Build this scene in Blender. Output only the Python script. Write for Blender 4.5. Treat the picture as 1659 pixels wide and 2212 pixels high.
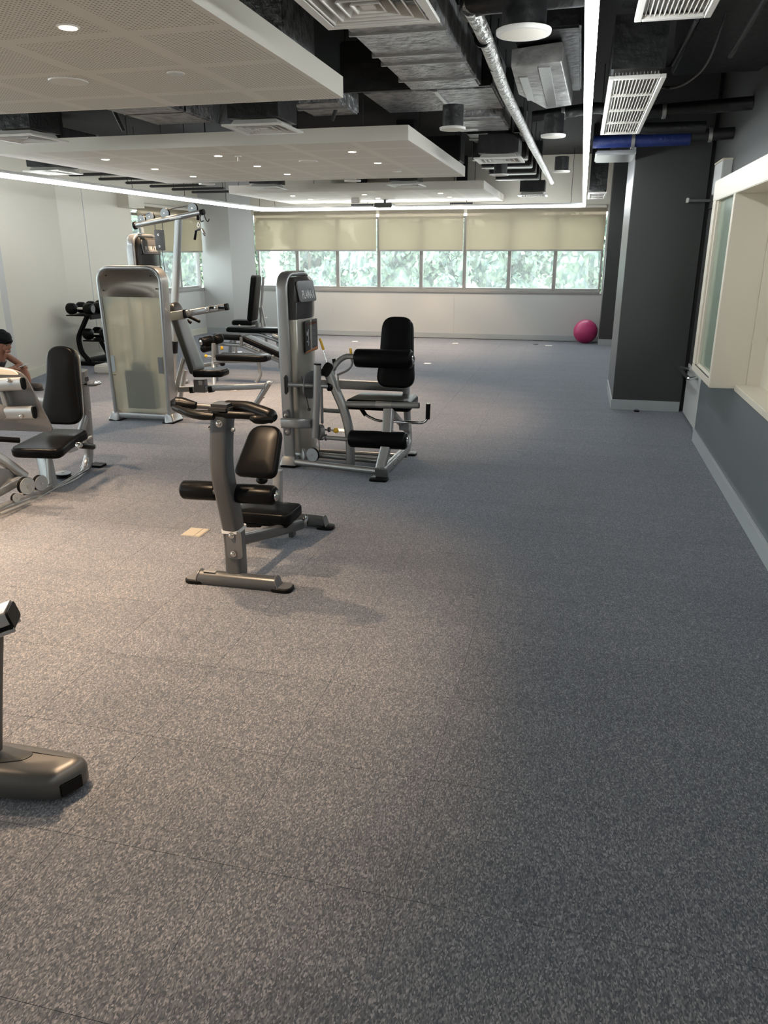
import bpy, bmesh, math, random
from mathutils import Vector, Matrix, noise

for o in list(bpy.data.objects):
    bpy.data.objects.remove(o, do_unlink=True)
SC = bpy.context.scene
COL = SC.collection
random.seed(7)
pi = math.pi

# ------------------------------------------------------------------ camera
cd = bpy.data.cameras.new('camera')
cd.sensor_fit = 'VERTICAL'; cd.sensor_height = 36.0; cd.sensor_width = 27.0
cd.lens = 36.0 * 1655 / 2212
cd.clip_start = 0.05; cd.clip_end = 400
cam = bpy.data.objects.new('camera', cd)
COL.objects.link(cam)
cam.location = (0, 0, 1.65)
cam.rotation_euler = (pi/2 - math.atan(561/1655), 0, math.atan(428/1747))
SC.camera = cam

# ------------------------------------------------------------------ exposure
SC.view_settings.view_transform = 'Standard'
SC.view_settings.look = 'None'
SC.view_settings.gamma = 1.0
SC.view_settings.use_curve_mapping = False
SC.view_settings.exposure = 1.30

# ------------------------------------------------------------------ sky and light levels
SKY = 2.7            # overcast sky radiance
LED_E = 12.5          # ceiling light line
SPOT_W = 88.0        # recessed downlights
w = bpy.data.worlds.new('overcast_sky'); SC.world = w; w.use_nodes = True
bg = w.node_tree.nodes['Background']
bg.inputs[0].default_value = (0.92, 0.97, 1.0, 1); bg.inputs[1].default_value = SKY

# ------------------------------------------------------------------ materials
def mat(name, col, rough=0.5, metal=0.0, spec=0.5, bump=None, var=None, emis=None, trans=0.0, coat=0.0, aniso=0.0):
    m = bpy.data.materials.new(name); m.use_nodes = True
    nt = m.node_tree; b = nt.nodes['Principled BSDF']
    b.inputs['Base Color'].default_value = (*col, 1)
    b.inputs['Roughness'].default_value = rough
    b.inputs['Metallic'].default_value = metal
    b.inputs['Specular IOR Level'].default_value = spec
    b.inputs['Coat Weight'].default_value = coat
    if emis:
        b.inputs['Emission Color'].default_value = (*emis[0], 1)
        b.inputs['Emission Strength'].default_value = emis[1]
    if bump or var:
        tc = nt.nodes.new('ShaderNodeTexCoord')
    if var:   # (scale, amount) soft colour variation
        n = nt.nodes.new('ShaderNodeTexNoise'); n.inputs['Scale'].default_value = var[0]; n.inputs['Detail'].default_value = 4
        nt.links.new(tc.outputs['Object'], n.inputs['Vector'])
        r = nt.nodes.new('ShaderNodeValToRGB')
        r.color_ramp.elements[0].position = 0.3; r.color_ramp.elements[1].position = 0.7
        r.color_ramp.elements[0].color = (*[c*(1-var[1]) for c in col], 1)
        r.color_ramp.elements[1].color = (*[min(1, c*(1+var[1])) for c in col], 1)
        nt.links.new(n.outputs['Fac'], r.inputs['Fac']); nt.links.new(r.outputs['Color'], b.inputs['Base Color'])
    if bump:  # (scale, strength, distance)
        n2 = nt.nodes.new('ShaderNodeTexNoise'); n2.inputs['Scale'].default_value = bump[0]; n2.inputs['Detail'].default_value = 3
        nt.links.new(tc.outputs['Object'], n2.inputs['Vector'])
        bp = nt.nodes.new('ShaderNodeBump'); bp.inputs['Strength'].default_value = bump[1]; bp.inputs['Distance'].default_value = bump[2]
        nt.links.new(n2.outputs['Fac'], bp.inputs['Height']); nt.links.new(bp.outputs['Normal'], b.inputs['Normal'])
    return m

class N:   # tiny node-graph helper
    def __init__(s, m): s.nt = m.node_tree
    def new(s, t, **kw):
        n = s.nt.nodes.new(t)
        for k, v in kw.items(): setattr(n, k, v)
        return n
    def lk(s, a, b): s.nt.links.new(a, b)
    def math(s, op, a, b=None, clamp=False):
        n = s.new('ShaderNodeMath', operation=op); n.use_clamp = clamp
        for i, v in enumerate((a, b)):
            if v is None: continue
            if isinstance(v, (int, float)): n.inputs[i].default_value = v
            else: s.lk(v, n.inputs[i])
        return n.outputs[0]

M = {}
M['wall'] = mat('painted_wall', (0.70, 0.66, 0.565), 0.42, bump=(60, 0.04, 0.002), var=(0.6, 0.02))
M['wall_white'] = mat('white_wall', (0.55, 0.555, 0.54), 0.5, bump=(60, 0.04, 0.002))
M['wall_dark'] = mat('charcoal_wall', (0.046, 0.048, 0.046), 0.5, bump=(80, 0.05, 0.002))
M['wall_blue'] = mat('blue_grey_wall', (0.135, 0.155, 0.16), 0.32, bump=(12, 0.05, 0.004), var=(2.0, 0.06))
M['cream'] = mat('cream_paint', (0.72, 0.66, 0.55), 0.4, bump=(30, 0.05, 0.002))
M['base'] = mat('skirting_paint', (0.42, 0.45, 0.46), 0.4)
M['base_cream'] = mat('cream_skirting_paint', (0.70, 0.67, 0.56), 0.4)
M['ceil_dark'] = mat('ceiling_black_paint', (0.010, 0.0105, 0.011), 0.8, bump=(20, 0.2, 0.01))
M['gypsum'] = mat('gypsum_paint', (0.74, 0.70, 0.62), 0.6)
M['duct_black'] = mat('black_duct_wrap', (0.011, 0.0115, 0.012), 0.42, bump=(14, 0.5, 0.02))
M['duct_foil'] = mat('foil_insulation', (0.33, 0.335, 0.34), 0.34, metal=0.45, bump=(22, 0.9, 0.03), var=(12, 0.55))
M['boot_foil'] = mat('boot_insulation', (0.36, 0.36, 0.35), 0.4, metal=0.4, bump=(16, 0.7, 0.015), var=(9, 0.35))
M['foil_tape'] = mat('foil_tape', (0.42, 0.42, 0.41), 0.32, metal=0.7, bump=(40, 0.4, 0.006))
M['pipe_foil'] = mat('crinkled_pipe_foil', (0.55, 0.54, 0.52), 0.30, metal=0.75, bump=(30, 1.0, 0.03), var=(26, 0.5))
M['blue_pipe'] = mat('blue_pipe_wrap', (0.008, 0.02, 0.11), 0.5, bump=(20, 0.5, 0.02))
M['white_metal'] = mat('white_enamel', (0.66, 0.64, 0.60), 0.35)
M['grille_dark'] = mat('grille_inside', (0.02, 0.02, 0.02), 0.8)
M['silver'] = mat('silver_powder_coat', (0.36, 0.365, 0.365), 0.34, metal=0.72, spec=0.5, bump=(300, 0.03, 0.0005))
M['silver_dark'] = mat('gunmetal_powder_coat', (0.115, 0.118, 0.12), 0.30, metal=0.55, coat=0.25)
M['silver_light'] = mat('light_aluminium', (0.55, 0.55, 0.54), 0.28, metal=0.8)
M['chrome'] = mat('chrome', (0.72, 0.72, 0.71), 0.12, metal=1.0)
M['leather'] = mat('black_upholstery', (0.0042, 0.0044, 0.005), 0.30, spec=0.11, bump=(220, 0.04, 0.0006))
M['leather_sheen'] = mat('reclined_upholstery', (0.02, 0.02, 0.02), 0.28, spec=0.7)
M['silver_satin'] = mat('satin_dark_cover', (0.10, 0.097, 0.093), 0.36, metal=0.45)
M['rubber'] = mat('black_rubber', (0.005, 0.005, 0.0052), 0.34, spec=0.15)
M['plastic_dark'] = mat('dark_plastic', (0.035, 0.034, 0.033), 0.3)
M['bronze'] = mat('dark_satin_hood', (0.15, 0.125, 0.10), 0.30, metal=0.5)
M['shroud'] = mat('satin_shroud', (0.44, 0.42, 0.37), 0.30, metal=0.65)
M['plate_grey'] = mat('grey_steel_plate', (0.155, 0.155, 0.16), 0.42, metal=0.4)
M['disc'] = mat('pale_grey_disc', (0.34, 0.37, 0.385), 0.4, metal=0.2)
M['yellow'] = mat('yellow_plastic', (0.72, 0.43, 0.03), 0.35)
M['placard'] = mat('black_placard', (0.010, 0.010, 0.011), 0.35)
M['orange'] = mat('orange_print', (0.30, 0.10, 0.02), 0.4)
M['print_grey'] = mat('grey_print', (0.22, 0.22, 0.22), 0.5)
M['print_red'] = mat('dull_red_print', (0.16, 0.055, 0.035), 0.5)
M['print_white'] = mat('white_print', (0.62, 0.62, 0.62), 0.5)
M['pink'] = mat('pink_vinyl', (0.50, 0.045, 0.16), 0.33, spec=0.5, bump=(90, 0.05, 0.001))
M['pink_pale'] = mat('pale_pink_vinyl', (0.72, 0.20, 0.30), 0.35)
M['tile_box'] = mat('floor_box_lid', (0.40, 0.36, 0.29), 0.45, metal=0.2)
M['tile_box_white'] = mat('white_floor_box_lid', (0.68, 0.67, 0.66), 0.4)
M['frame_al'] = mat('window_frame_paint', (0.34, 0.33, 0.315), 0.4, metal=0.2)
M['socket'] = mat('ivory_plastic', (0.68, 0.60, 0.42), 0.35)
M['skin'] = mat('skin', (0.34, 0.16, 0.10), 0.5)
M['hair'] = mat('black_hair', (0.005, 0.005, 0.006), 0.6, spec=0.15, bump=(70, 1.0, 0.01))
M['shirt'] = mat('dark_striped_cloth', (0.03, 0.03, 0.035), 0.8)
M['cloth_dark'] = mat('dark_cloth', (0.03, 0.03, 0.035), 0.85)
M['shoe'] = mat('brown_shoe', (0.075, 0.06, 0.05), 0.6)
M['sole'] = mat('shoe_sole', (0.02, 0.02, 0.02), 0.6)
M['phone'] = mat('pale_phone', (0.75, 0.74, 0.68), 0.3)
M['bark'] = mat('bark', (0.16, 0.13, 0.10), 0.9)
M['outground'] = mat('pale_pavement', (0.62, 0.62, 0.58), 0.9)
M['hedge'] = mat('hedge_leaf', (0.22, 0.33, 0.20), 0.8)
M['outwall'] = mat('white_outdoor_wall', (0.8, 0.8, 0.78), 0.8)
M['bolt'] = mat('zinc_bolt', (0.62, 0.60, 0.57), 0.22, metal=1.0)
M['iron'] = mat('painted_iron', (0.045, 0.046, 0.048), 0.4, metal=0.3)
M['led_case'] = mat('led_profile', (0.5, 0.5, 0.5), 0.4)

def emat(name, col, s):
    m = bpy.data.materials.new(name); m.use_nodes = True
    nt = m.node_tree; nt.nodes.clear()
    e = nt.nodes.new('ShaderNodeEmission'); e.inputs[0].default_value = (*col, 1); e.inputs[1].default_value = s
    o = nt.nodes.new('ShaderNodeOutputMaterial'); nt.links.new(e.outputs[0], o.inputs[0])
    return m
M['led'] = emat('led_diffuser', (0.93, 0.98, 1.0), LED_E)
M['lamp_on'] = emat('lit_downlight', (1.0, 0.84, 0.62), 9.0)
M['lamp_off'] = mat('unlit_downlight', (0.6, 0.6, 0.58), 0.3)

# carpet: grey loop pile with flecks
m = bpy.data.materials.new('carpet'); m.use_nodes = True; M['carpet'] = m
g = N(m); b = m.node_tree.nodes['Principled BSDF']; b.inputs['Roughness'].default_value = 0.95; b.inputs['Specular IOR Level'].default_value = 0.12
b.inputs['Sheen Weight'].default_value = 0.35; b.inputs['Sheen Roughness'].default_value = 0.5; b.inputs['Sheen Tint'].default_value = (0.8, 0.85, 1.0, 1)
tc = g.new('ShaderNodeNewGeometry')
wp = g.new('ShaderNodeTexNoise'); wp.inputs['Scale'].default_value = 35; g.lk(tc.outputs['Position'], wp.inputs[0])
wv = g.new('ShaderNodeVectorMath', operation='MULTIPLY_ADD'); g.lk(wp.outputs['Color'], wv.inputs[0]); wv.inputs[1].default_value = (0.012, 0.006, 0); g.lk(tc.outputs['Position'], wv.inputs[2])
mp = g.new('ShaderNodeMapping'); g.lk(wv.outputs[0], mp.inputs[0]); mp.inputs['Scale'].default_value = (1.0, 0.42, 0.0)
fl = g.new('ShaderNodeTexVoronoi', voronoi_dimensions='2D'); fl.inputs['Scale'].default_value = 340; g.lk(mp.outputs[0], fl.inputs[0])
sc_ = g.new('ShaderNodeSeparateColor'); g.lk(fl.outputs['Color'], sc_.inputs[0])
r1 = g.new('ShaderNodeValToRGB'); e = r1.color_ramp.elements
e[0].position = 0.05; e[0].color = (0.052, 0.056, 0.063, 1); e[1].position = 1.0; e[1].color = (0.250, 0.240, 0.245, 1)
e2 = r1.color_ramp.elements.new(0.45); e2.color = (0.096, 0.100, 0.108, 1)
e3 = r1.color_ramp.elements.new(0.80); e3.color = (0.150, 0.147, 0.152, 1)
g.lk(sc_.outputs[0], r1.inputs['Fac'])
bn = g.new('ShaderNodeTexNoise'); bn.inputs['Scale'].default_value = 1.0; bn.inputs['Detail'].default_value = 4
mp2 = g.new('ShaderNodeMapping'); g.lk(tc.outputs['Position'], mp2.inputs[0]); mp2.inputs['Scale'].default_value = (0.8, 5.0, 0.0); g.lk(mp2.outputs[0], bn.inputs[0])
r2 = g.new('ShaderNodeValToRGB'); e = r2.color_ramp.elements
e[0].position = 0.3; e[0].color = (0.90, 0.90, 0.905, 1); e[1].position = 0.7; e[1].color = (1.06, 1.055, 1.05, 1)
g.lk(bn.outputs['Fac'], r2.inputs['Fac'])
mx = g.new('ShaderNodeMix', data_type='RGBA', blend_type='MULTIPLY'); mx.inputs[0].default_value = 1.0
g.lk(r1.outputs[0], mx.inputs[6]); g.lk(r2.outputs[0], mx.inputs[7])
oi = g.new('ShaderNodeObjectInfo'); k = g.math('ADD', g.math('MULTIPLY', oi.outputs['Random'], 0.09), 0.955)
cb = g.new('ShaderNodeCombineXYZ'); g.lk(k, cb.inputs[0]); g.lk(k, cb.inputs[1]); g.lk(k, cb.inputs[2])
mk = g.new('ShaderNodeMix', data_type='RGBA', blend_type='MULTIPLY'); mk.inputs[0].default_value = 1.0; g.lk(mx.outputs[2], mk.inputs[6]); g.lk(cb.outputs[0], mk.inputs[7])
g.lk(mk.outputs[2], b.inputs['Base Color'])
bp = g.new('ShaderNodeBump'); bp.inputs['Strength'].default_value = 0.12; bp.inputs['Distance'].default_value = 0.001
g.lk(fl.outputs['Distance'], bp.inputs['Height']); g.lk(bp.outputs[0], b.inputs['Normal'])

# perforated gypsum: dot grid in blocks, object coordinates of the panel (world aligned)
m = bpy.data.materials.new('perforated_gypsum'); m.use_nodes = True; M['perf'] = m
g = N(m); b = m.node_tree.nodes['Principled BSDF']; b.inputs['Roughness'].default_value = 0.6
tc = g.new('ShaderNodeTexCoord'); sp = g.new('ShaderNodeSeparateXYZ'); g.lk(tc.outputs['Object'], sp.inputs[0])
def cell(o, s):
    return g.math('ABSOLUTE', g.math('SUBTRACT', g.math('FRACT', g.math('DIVIDE', o, s)), 0.5))
HS = 0.0207
dx = g.math('MULTIPLY', cell(sp.outputs[0], HS), HS); dy = g.math('MULTIPLY', cell(sp.outputs[1], HS), HS)
dd = g.math('SQRT', g.math('ADD', g.math('MULTIPLY', dx, dx), g.math('MULTIPLY', dy, dy)))
dot = g.math('LESS_THAN', dd, 0.0046)
bx_ = g.math('LESS_THAN', cell(g.math('ADD', sp.outputs[0], 1.47), 0.63), 0.435); by_ = g.math('LESS_THAN', cell(g.math('SUBTRACT', sp.outputs[1], 4.86), 0.62), 0.435)
mask = g.math('MULTIPLY', dot, g.math('MULTIPLY', bx_, by_))
mx = g.new('ShaderNodeMix', data_type='RGBA'); g.lk(mask, mx.inputs[0])
mx.inputs[6].default_value = (0.74, 0.70, 0.62, 1); mx.inputs[7].default_value = (0.22, 0.205, 0.18, 1)
g.lk(mx.outputs[2], b.inputs['Base Color'])

# leaf canopy, glass, blind, frosted acrylic
def leafmat(name, c1, c2):
    m = bpy.data.materials.new(name); m.use_nodes = True
    g = N(m); b = m.node_tree.nodes['Principled BSDF']; b.inputs['Roughness'].default_value = 0.8
    oi = g.new('ShaderNodeTexCoord'); n = g.new('ShaderNodeTexNoise'); n.inputs['Scale'].default_value = 2.2; g.lk(oi.outputs['Object'], n.inputs[0])
    r = g.new('ShaderNodeValToRGB'); r.color_ramp.elements[0].color = (*c1, 1); r.color_ramp.elements[1].color = (*c2, 1)
    r.color_ramp.elements[0].position = 0.35; r.color_ramp.elements[1].position = 0.65
    g.lk(n.outputs['Fac'], r.inputs[0]); g.lk(r.outputs[0], b.inputs['Base Color'])
    return m
M['leaf'] = leafmat('tree_leaves', (0.08, 0.14, 0.12), (0.30, 0.38, 0.26))

m = bpy.data.materials.new('window_glass'); m.use_nodes = True; M['glass'] = m
nt = m.node_tree; nt.nodes.clear(); g = N(m)
out = g.new('ShaderNodeOutputMaterial'); tr = g.new('ShaderNodeBsdfTransparent'); tr.inputs[0].default_value = (0.93, 0.97, 0.96, 1)
gl = g.new('ShaderNodeBsdfGlossy'); gl.inputs['Roughness'].default_value = 0.03
hz = g.new('ShaderNodeBsdfTranslucent'); hz.inputs[0].default_value = (0.9, 0.95, 0.97, 1)
tc = g.new('ShaderNodeTexCoord'); n = g.new('ShaderNodeTexNoise'); n.inputs['Scale'].default_value = 3.5; n.inputs['Detail'].default_value = 6; n.inputs['Distortion'].default_value = 1.5
g.lk(tc.outputs['Object'], n.inputs[0])
f = g.math('ADD', g.math('MULTIPLY', g.math('POWER', n.outputs['Fac'], 3.0), 0.18), 0.04)
m1 = g.new('ShaderNodeMixShader'); g.lk(f, m1.inputs[0]); g.lk(tr.outputs[0], m1.inputs[1]); g.lk(hz.outputs[0], m1.inputs[2])
m2 = g.new('ShaderNodeMixShader'); m2.inputs[0].default_value = 0.05; g.lk(m1.outputs[0], m2.inputs[1]); g.lk(gl.outputs[0], m2.inputs[2])
g.lk(m2.outputs[0], out.inputs[0])

def thin(name, fac_t, tcol, dcol, rough=0.4, transl=0.5):
    """thin sheet: transparent / translucent / diffuse mix"""
    m = bpy.data.materials.new(name); m.use_nodes = True
    nt = m.node_tree; nt.nodes.clear(); g = N(m)
    out = g.new('ShaderNodeOutputMaterial'); tr = g.new('ShaderNodeBsdfTransparent'); tr.inputs[0].default_value = (*tcol, 1)
    tl = g.new('ShaderNodeBsdfTranslucent'); tl.inputs[0].default_value = (*dcol, 1)
    df = g.new('ShaderNodeBsdfPrincipled'); df.inputs['Base Color'].default_value = (*dcol, 1); df.inputs['Roughness'].default_value = rough
    a = g.new('ShaderNodeMixShader'); a.inputs[0].default_value = transl; g.lk(df.outputs[0], a.inputs[1]); g.lk(tl.outputs[0], a.inputs[2])
    c = g.new('ShaderNodeMixShader'); c.inputs[0].default_value = fac_t; g.lk(a.outputs[0], c.inputs[1]); g.lk(tr.outputs[0], c.inputs[2])
    g.lk(c.outputs[0], out.inputs[0]); return m
M['blind'] = thin('roller_blind_fabric', 0.19, (1, .92, .78), (0.43, 0.385, 0.31), 0.8, 0.50)
M['frosted'] = thin('frosted_acrylic', 0.55, (0.88, 0.89, 0.84), (0.60, 0.60, 0.53), 0.22, 0.30)
M['green_glass'] = mat('green_backpainted_glass', (0.30, 0.37, 0.29), 0.12, spec=0.6)

# ------------------------------------------------------------------ mesh helpers
ORG = [Vector((0, 0, 0))]      # origin of the thing being built
def fin(name, bm, m, parent=None, smooth=True, loc=None):
    me = bpy.data.meshes.new(name)
    if smooth:
        for f in bm.faces: f.smooth = True
    bmesh.ops.recalc_face_normals(bm, faces=bm.faces)
    for v in bm.verts: v.co -= ORG[0]
    bm.to_mesh(me); bm.free()
    if smooth:
        try: me.set_sharp_from_angle(angle=math.radians(38))
        except Exception: pass
    ms = m if isinstance(m, list) else [m]
    for x in ms: me.materials.append(x)
    o = bpy.data.objects.new(name, me); COL.objects.link(o)
    if parent is not None: o.parent = parent
    else: o.location = ORG[0]
    return o
def thing(name, label, cat, loc=(0, 0, 0), group=None):
    o = bpy.data.objects.new(name, None); COL.objects.link(o); o.empty_display_size = 0.1
    o.location = loc; ORG[0] = Vector(loc)
    o['label'] = label; o['category'] = cat
    if group: o['group'] = group
    return o
def single(name, label, cat, bm, m, group=None, smooth=True):
    o = fin(name, bm, m, None, smooth); o['label'] = label; o['category'] = cat
    if group: o['group'] = group
    return o
def origin(loc=(0, 0, 0)): ORG[0] = Vector(loc)
def struct(name, bm, m, smooth=False, label=None):
    o = fin(name, bm, m, None, smooth); o['kind'] = 'structure'
    if label: o['label'] = label
    return o
def dup(root, loc, rot=None, label=None, parent=None, scale=None):
    c = root.copy(); COL.objects.link(c)
    if parent is not None: c.parent = parent
    else: c.location = loc
    if rot is not None: c.rotation_euler = rot
    if scale is not None: c.scale = scale
    if label: c['label'] = label
    for ch in list(root.children): dup(ch, None, parent=c)
    return c
BM = bmesh.new
def box(bm, a, b, bev=0.0, seg=2):
    a = Vector(a); b = Vector(b)
    lo = Vector([min(a[i], b[i]) for i in range(3)]); hi = Vector([max(a[i], b[i]) for i in range(3)])
    vs = [bm.verts.new((x, y, z)) for x in (lo.x, hi.x) for y in (lo.y, hi.y) for z in (lo.z, hi.z)]
    fs = [bm.faces.new([vs[i] for i in q]) for q in ((0,1,3,2),(4,6,7,5),(0,4,5,1),(2,3,7,6),(0,2,6,4),(1,5,7,3))]
    if bev:
        es = list({e for f in fs for e in f.edges})
        bmesh.ops.bevel(bm, geom=es, offset=bev, segments=seg, affect='EDGES')
    return bm
def obox(bm, c, U, V, W, size, bev=0.0, seg=2):
    """oriented box: centre c, axes U V W, full sizes"""
    tmp = bmesh.new(); s = Vector(size)/2
    box(tmp, -s, s, bev, seg)
    mt = Matrix((Vector(U).normalized(), Vector(V).normalized(), Vector(W).normalized())).transposed()
    mp = {}
    for v in tmp.verts: mp[v] = bm.verts.new(mt @ v.co + Vector(c))
    for f in tmp.faces: bm.faces.new([mp[v] for v in f.verts])
    tmp.free(); return bm
def fillet(pts, r, n=5, closed=False):
    pts = [Vector(p) for p in pts]; out = []; L = len(pts)
    for i, p in enumerate(pts):
        if not closed and (i == 0 or i == L-1): out.append(p); continue
        a = pts[i-1]; b = pts[(i+1) % L]
        rr = r[i] if isinstance(r, (list, tuple)) else r
        da = (a-p); db = (b-p); la = min(rr, da.length*0.48); lb = min(rr, db.length*0.48)
        if rr <= 1e-6: out.append(p); continue
        s = p + da.normalized()*la; e = p + db.normalized()*lb
        for k in range(n+1):
            t = k/n; out.append((1-t)**2*s + 2*t*(1-t)*p + t*t*e)
    return out
def prof_round(r, n=14): return [(r*math.cos(2*pi*k/n), r*math.sin(2*pi*k/n)) for k in range(n)]
def prof_rect(w, h, c=0.012, n=3):
    w /= 2; h /= 2; c = min(c, w*0.95, h*0.95); out = []
    for cx, cy, a0 in ((w-c, h-c, 0), (-w+c, h-c, pi/2), (-w+c, -h+c, pi), (w-c, -h+c, 1.5*pi)):
        for k in range(n+1):
            a = a0 + k/n*pi/2; out.append((cx+c*math.cos(a), cy+c*math.sin(a)))
    return out
def sweep(bm, path, prof, up=(0, 0, 1), closed=False, caps=True, scale=None):
    """profile (u, v): u along side = t x up, v along up. prof: list of 2D points"""
    path = [Vector(p) for p in path]; L = len(path); up = Vector(up); rings = []
    for i, p in enumerate(path):
        if closed: t = (path[(i+1) % L]-path[i-1])
        else: t = path[min(i+1, L-1)]-path[max(i-1, 0)]
        t.normalize(); s = t.cross(up)
        if s.length < 1e-4: s = t.cross(Vector((1, 0.01, 0)))
        s.normalize(); u2 = s.cross(t).normalized()
        k = scale[i] if scale else 1.0
        rings.append([bm.verts.new(p + s*(a*k) + u2*(b_*k)) for a, b_ in prof])
    n = len(prof)
    for i in range(L if closed else L-1):
        A = rings[i]; B = rings[(i+1) % L]
        for k in range(n): bm.faces.new((A[k], A[(k+1) % n], B[(k+1) % n], B[k]))
    if caps and not closed:
        bm.faces.new(list(reversed(rings[0]))); bm.faces.new(rings[-1])
    return bm
def tube(bm, pts, r, fr=0.0, up=(0, 0, 1), n=14, closed=False):
    return sweep(bm, fillet(pts, fr, 6, closed) if fr else pts, prof_round(r, n), up, closed)
def rtube(bm, pts, w, h, fr=0.0, up=(0, 0, 1), c=0.012, closed=False, fn=6):
    return sweep(bm, fillet(pts, fr, fn, closed) if fr else pts, prof_rect(w, h, c), up, closed)
def lathe(bm, a, b, prof, n=24):
    """prof: list of (t along a->b in metres, radius); closed by caps"""
    a = Vector(a); b = Vector(b); t = (b-a).normalized()
    s = t.cross(Vector((0, 0, 1)))
    if s.length < 1e-3: s = Vector((1, 0, 0))
    s.normalize(); u = s.cross(t)
    rings = [[bm.verts.new(a + t*d + (s*math.cos(2*pi*k/n) + u*math.sin(2*pi*k/n))*max(r, 1e-4)) for k in range(n)] for d, r in prof]
    for A, B in zip(rings, rings[1:]):
        for k in range(n): bm.faces.new((A[k], A[(k+1) % n], B[(k+1) % n], B[k]))
    bm.faces.new(list(reversed(rings[0]))); bm.faces.new(rings[-1]); return bm
def cyl(bm, a, b, r, n=20, bev=0.0):
    L = (Vector(b)-Vector(a)).length
    if bev: pr = [(0, r-bev), (bev*0.3, r-bev*0.3), (bev, r), (L-bev, r), (L-bev*0.3, r-bev*0.3), (L, r-bev)]
    else: pr = [(0, r), (L, r)]
    return lathe(bm, a, b, pr, n)
def foam(bm, a, b, r, wr=0.0):
    """upholstered roller with softly gathered ends"""
    L = (Vector(b)-Vector(a)).length; e = r*0.42
    pr = [(0.0, r*0.34), (0.002, r*0.55), (e*0.25, r*0.80), (e*0.62, r*0.95), (e, r*0.995), (L/2, r*1.01), (L-e, r*0.995), (L-e*0.62, r*0.95), (L-e*0.25, r*0.80), (L-0.002, r*0.55), (L, r*0.34)]
    return lathe(bm, a, b, pr, 32)
def rpoly(cs, rad, n=6):
    """rounded 2D polygon"""
    p = fillet([(x, y, 0) for x, y in cs], rad, n, True)
    return [(v.x, v.y) for v in p]
def inset2(poly, d):
    L = len(poly); out = []
    ar = sum(poly[i][0]*poly[(i+1) % L][1]-poly[(i+1) % L][0]*poly[i][1] for i in range(L)); sg = 1 if ar > 0 else -1
    for i in range(L):
        a = Vector(poly[i-1]); p = Vector(poly[i]); b = Vector(poly[(i+1) % L])
        t = b-a
        if t.length < 1e-9: out.append((p.x, p.y)); continue
        t.normalize(); out.append((p.x - t.y*d*sg, p.y + t.x*d*sg))
    return out
def slab(bm, c, U, V, poly, t, er=0.0, crown=0.0, seg=4):
    """poly in (U,V) plane extruded by t along U x V from c, rounded edges er"""
    c = Vector(c); U = Vector(U).normalized(); V = Vector(V); V = (V - U*V.dot(U)).normalized(); Nn = U.cross(V)
    lay = []
    if er:
        for k in range(seg+1):
            a = k/seg*pi/2; lay.append((er*(1-math.sin(a)), er*(1-math.cos(a))))
        for k in range(seg+1):
            a = k/seg*pi/2; lay.append((er*(1-math.cos(a)), t-er*(1-math.sin(a))))
        if crown: lay.append((er, t+crown*0.7, 0.80)); lay.append((er, t+crown, 0.45))
    else: lay = [(0, 0), (0, t)]
    rings = []; cx = sum(p[0] for p in poly)/len(poly); cy = sum(p[1] for p in poly)/len(poly)
    for L_ in lay:
        d, h = L_[:2]
        q = inset2(poly, d) if d > 1e-6 else poly
        if len(L_) > 2: q = [(cx+(x-cx)*L_[2], cy+(y-cy)*L_[2]) for x, y in q]
        rings.append([bm.verts.new(c + U*x + V*y + Nn*h) for x, y in q])
    n = len(poly)
    for A, B in zip(rings, rings[1:]):
        for k in range(n): bm.faces.new((A[k], A[(k+1) % n], B[(k+1) % n], B[k]))
    bm.faces.new(list(reversed(rings[0]))); bm.faces.new(rings[-1]); return bm
def sph(bm, c, r, sc=(1, 1, 1), seg=20):
    mt = Matrix.Translation(Vector(c)) @ Matrix.Diagonal((sc[0], sc[1], sc[2], 1))
    bmesh.ops.create_uvsphere(bm, u_segments=seg, v_segments=seg//2+2, radius=r, matrix=mt); return bm
def part(name, m, parent, f, *a, smooth=True, **k):
    b = BM(); f(b, *a, **k); return fin(name, b, m, parent, smooth)
def bolt(parent, p, d, r=0.009):
    p = Vector(p); d = Vector(d).normalized()
    b = BM(); lathe(b, p, p+d, [(0, r*1.5), (r*0.35, r*1.5), (r*0.36, r), (r*1.1, r*0.95), (r*1.3, r*0.6)], 10)
    return fin('bolt', b, M['bolt'], parent)
def text_mesh(name, txt, size, depth, m, parent, c, U, V, shear=0.0, xs=1.0, bold=0.0):
    cu = bpy.data.curves.new(name, 'FONT'); cu.body = txt; cu.size = size; cu.extrude = depth; cu.align_x = 'CENTER'; cu.align_y = 'CENTER'
    cu.shear = shear; cu.offset = bold
    to = bpy.data.objects.new(name, cu); COL.objects.link(to)
    bpy.context.view_layer.update()
    me = bpy.data.meshes.new_from_object(to.evaluated_get(bpy.context.evaluated_depsgraph_get()))
    bpy.data.objects.remove(to, do_unlink=True)
    U = Vector(U).normalized(); V = Vector(V).normalized(); W = U.cross(V)
    mt = Matrix((U, V, W)).transposed()
    for v in me.vertices:
        v.co = mt @ Vector((v.co.x*xs, v.co.y, v.co.z)) + Vector(c) - ORG[0]
    me.materials.clear(); me.materials.append(m)
    o = bpy.data.objects.new(name, me); COL.objects.link(o); o.parent = parent; return o

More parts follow.
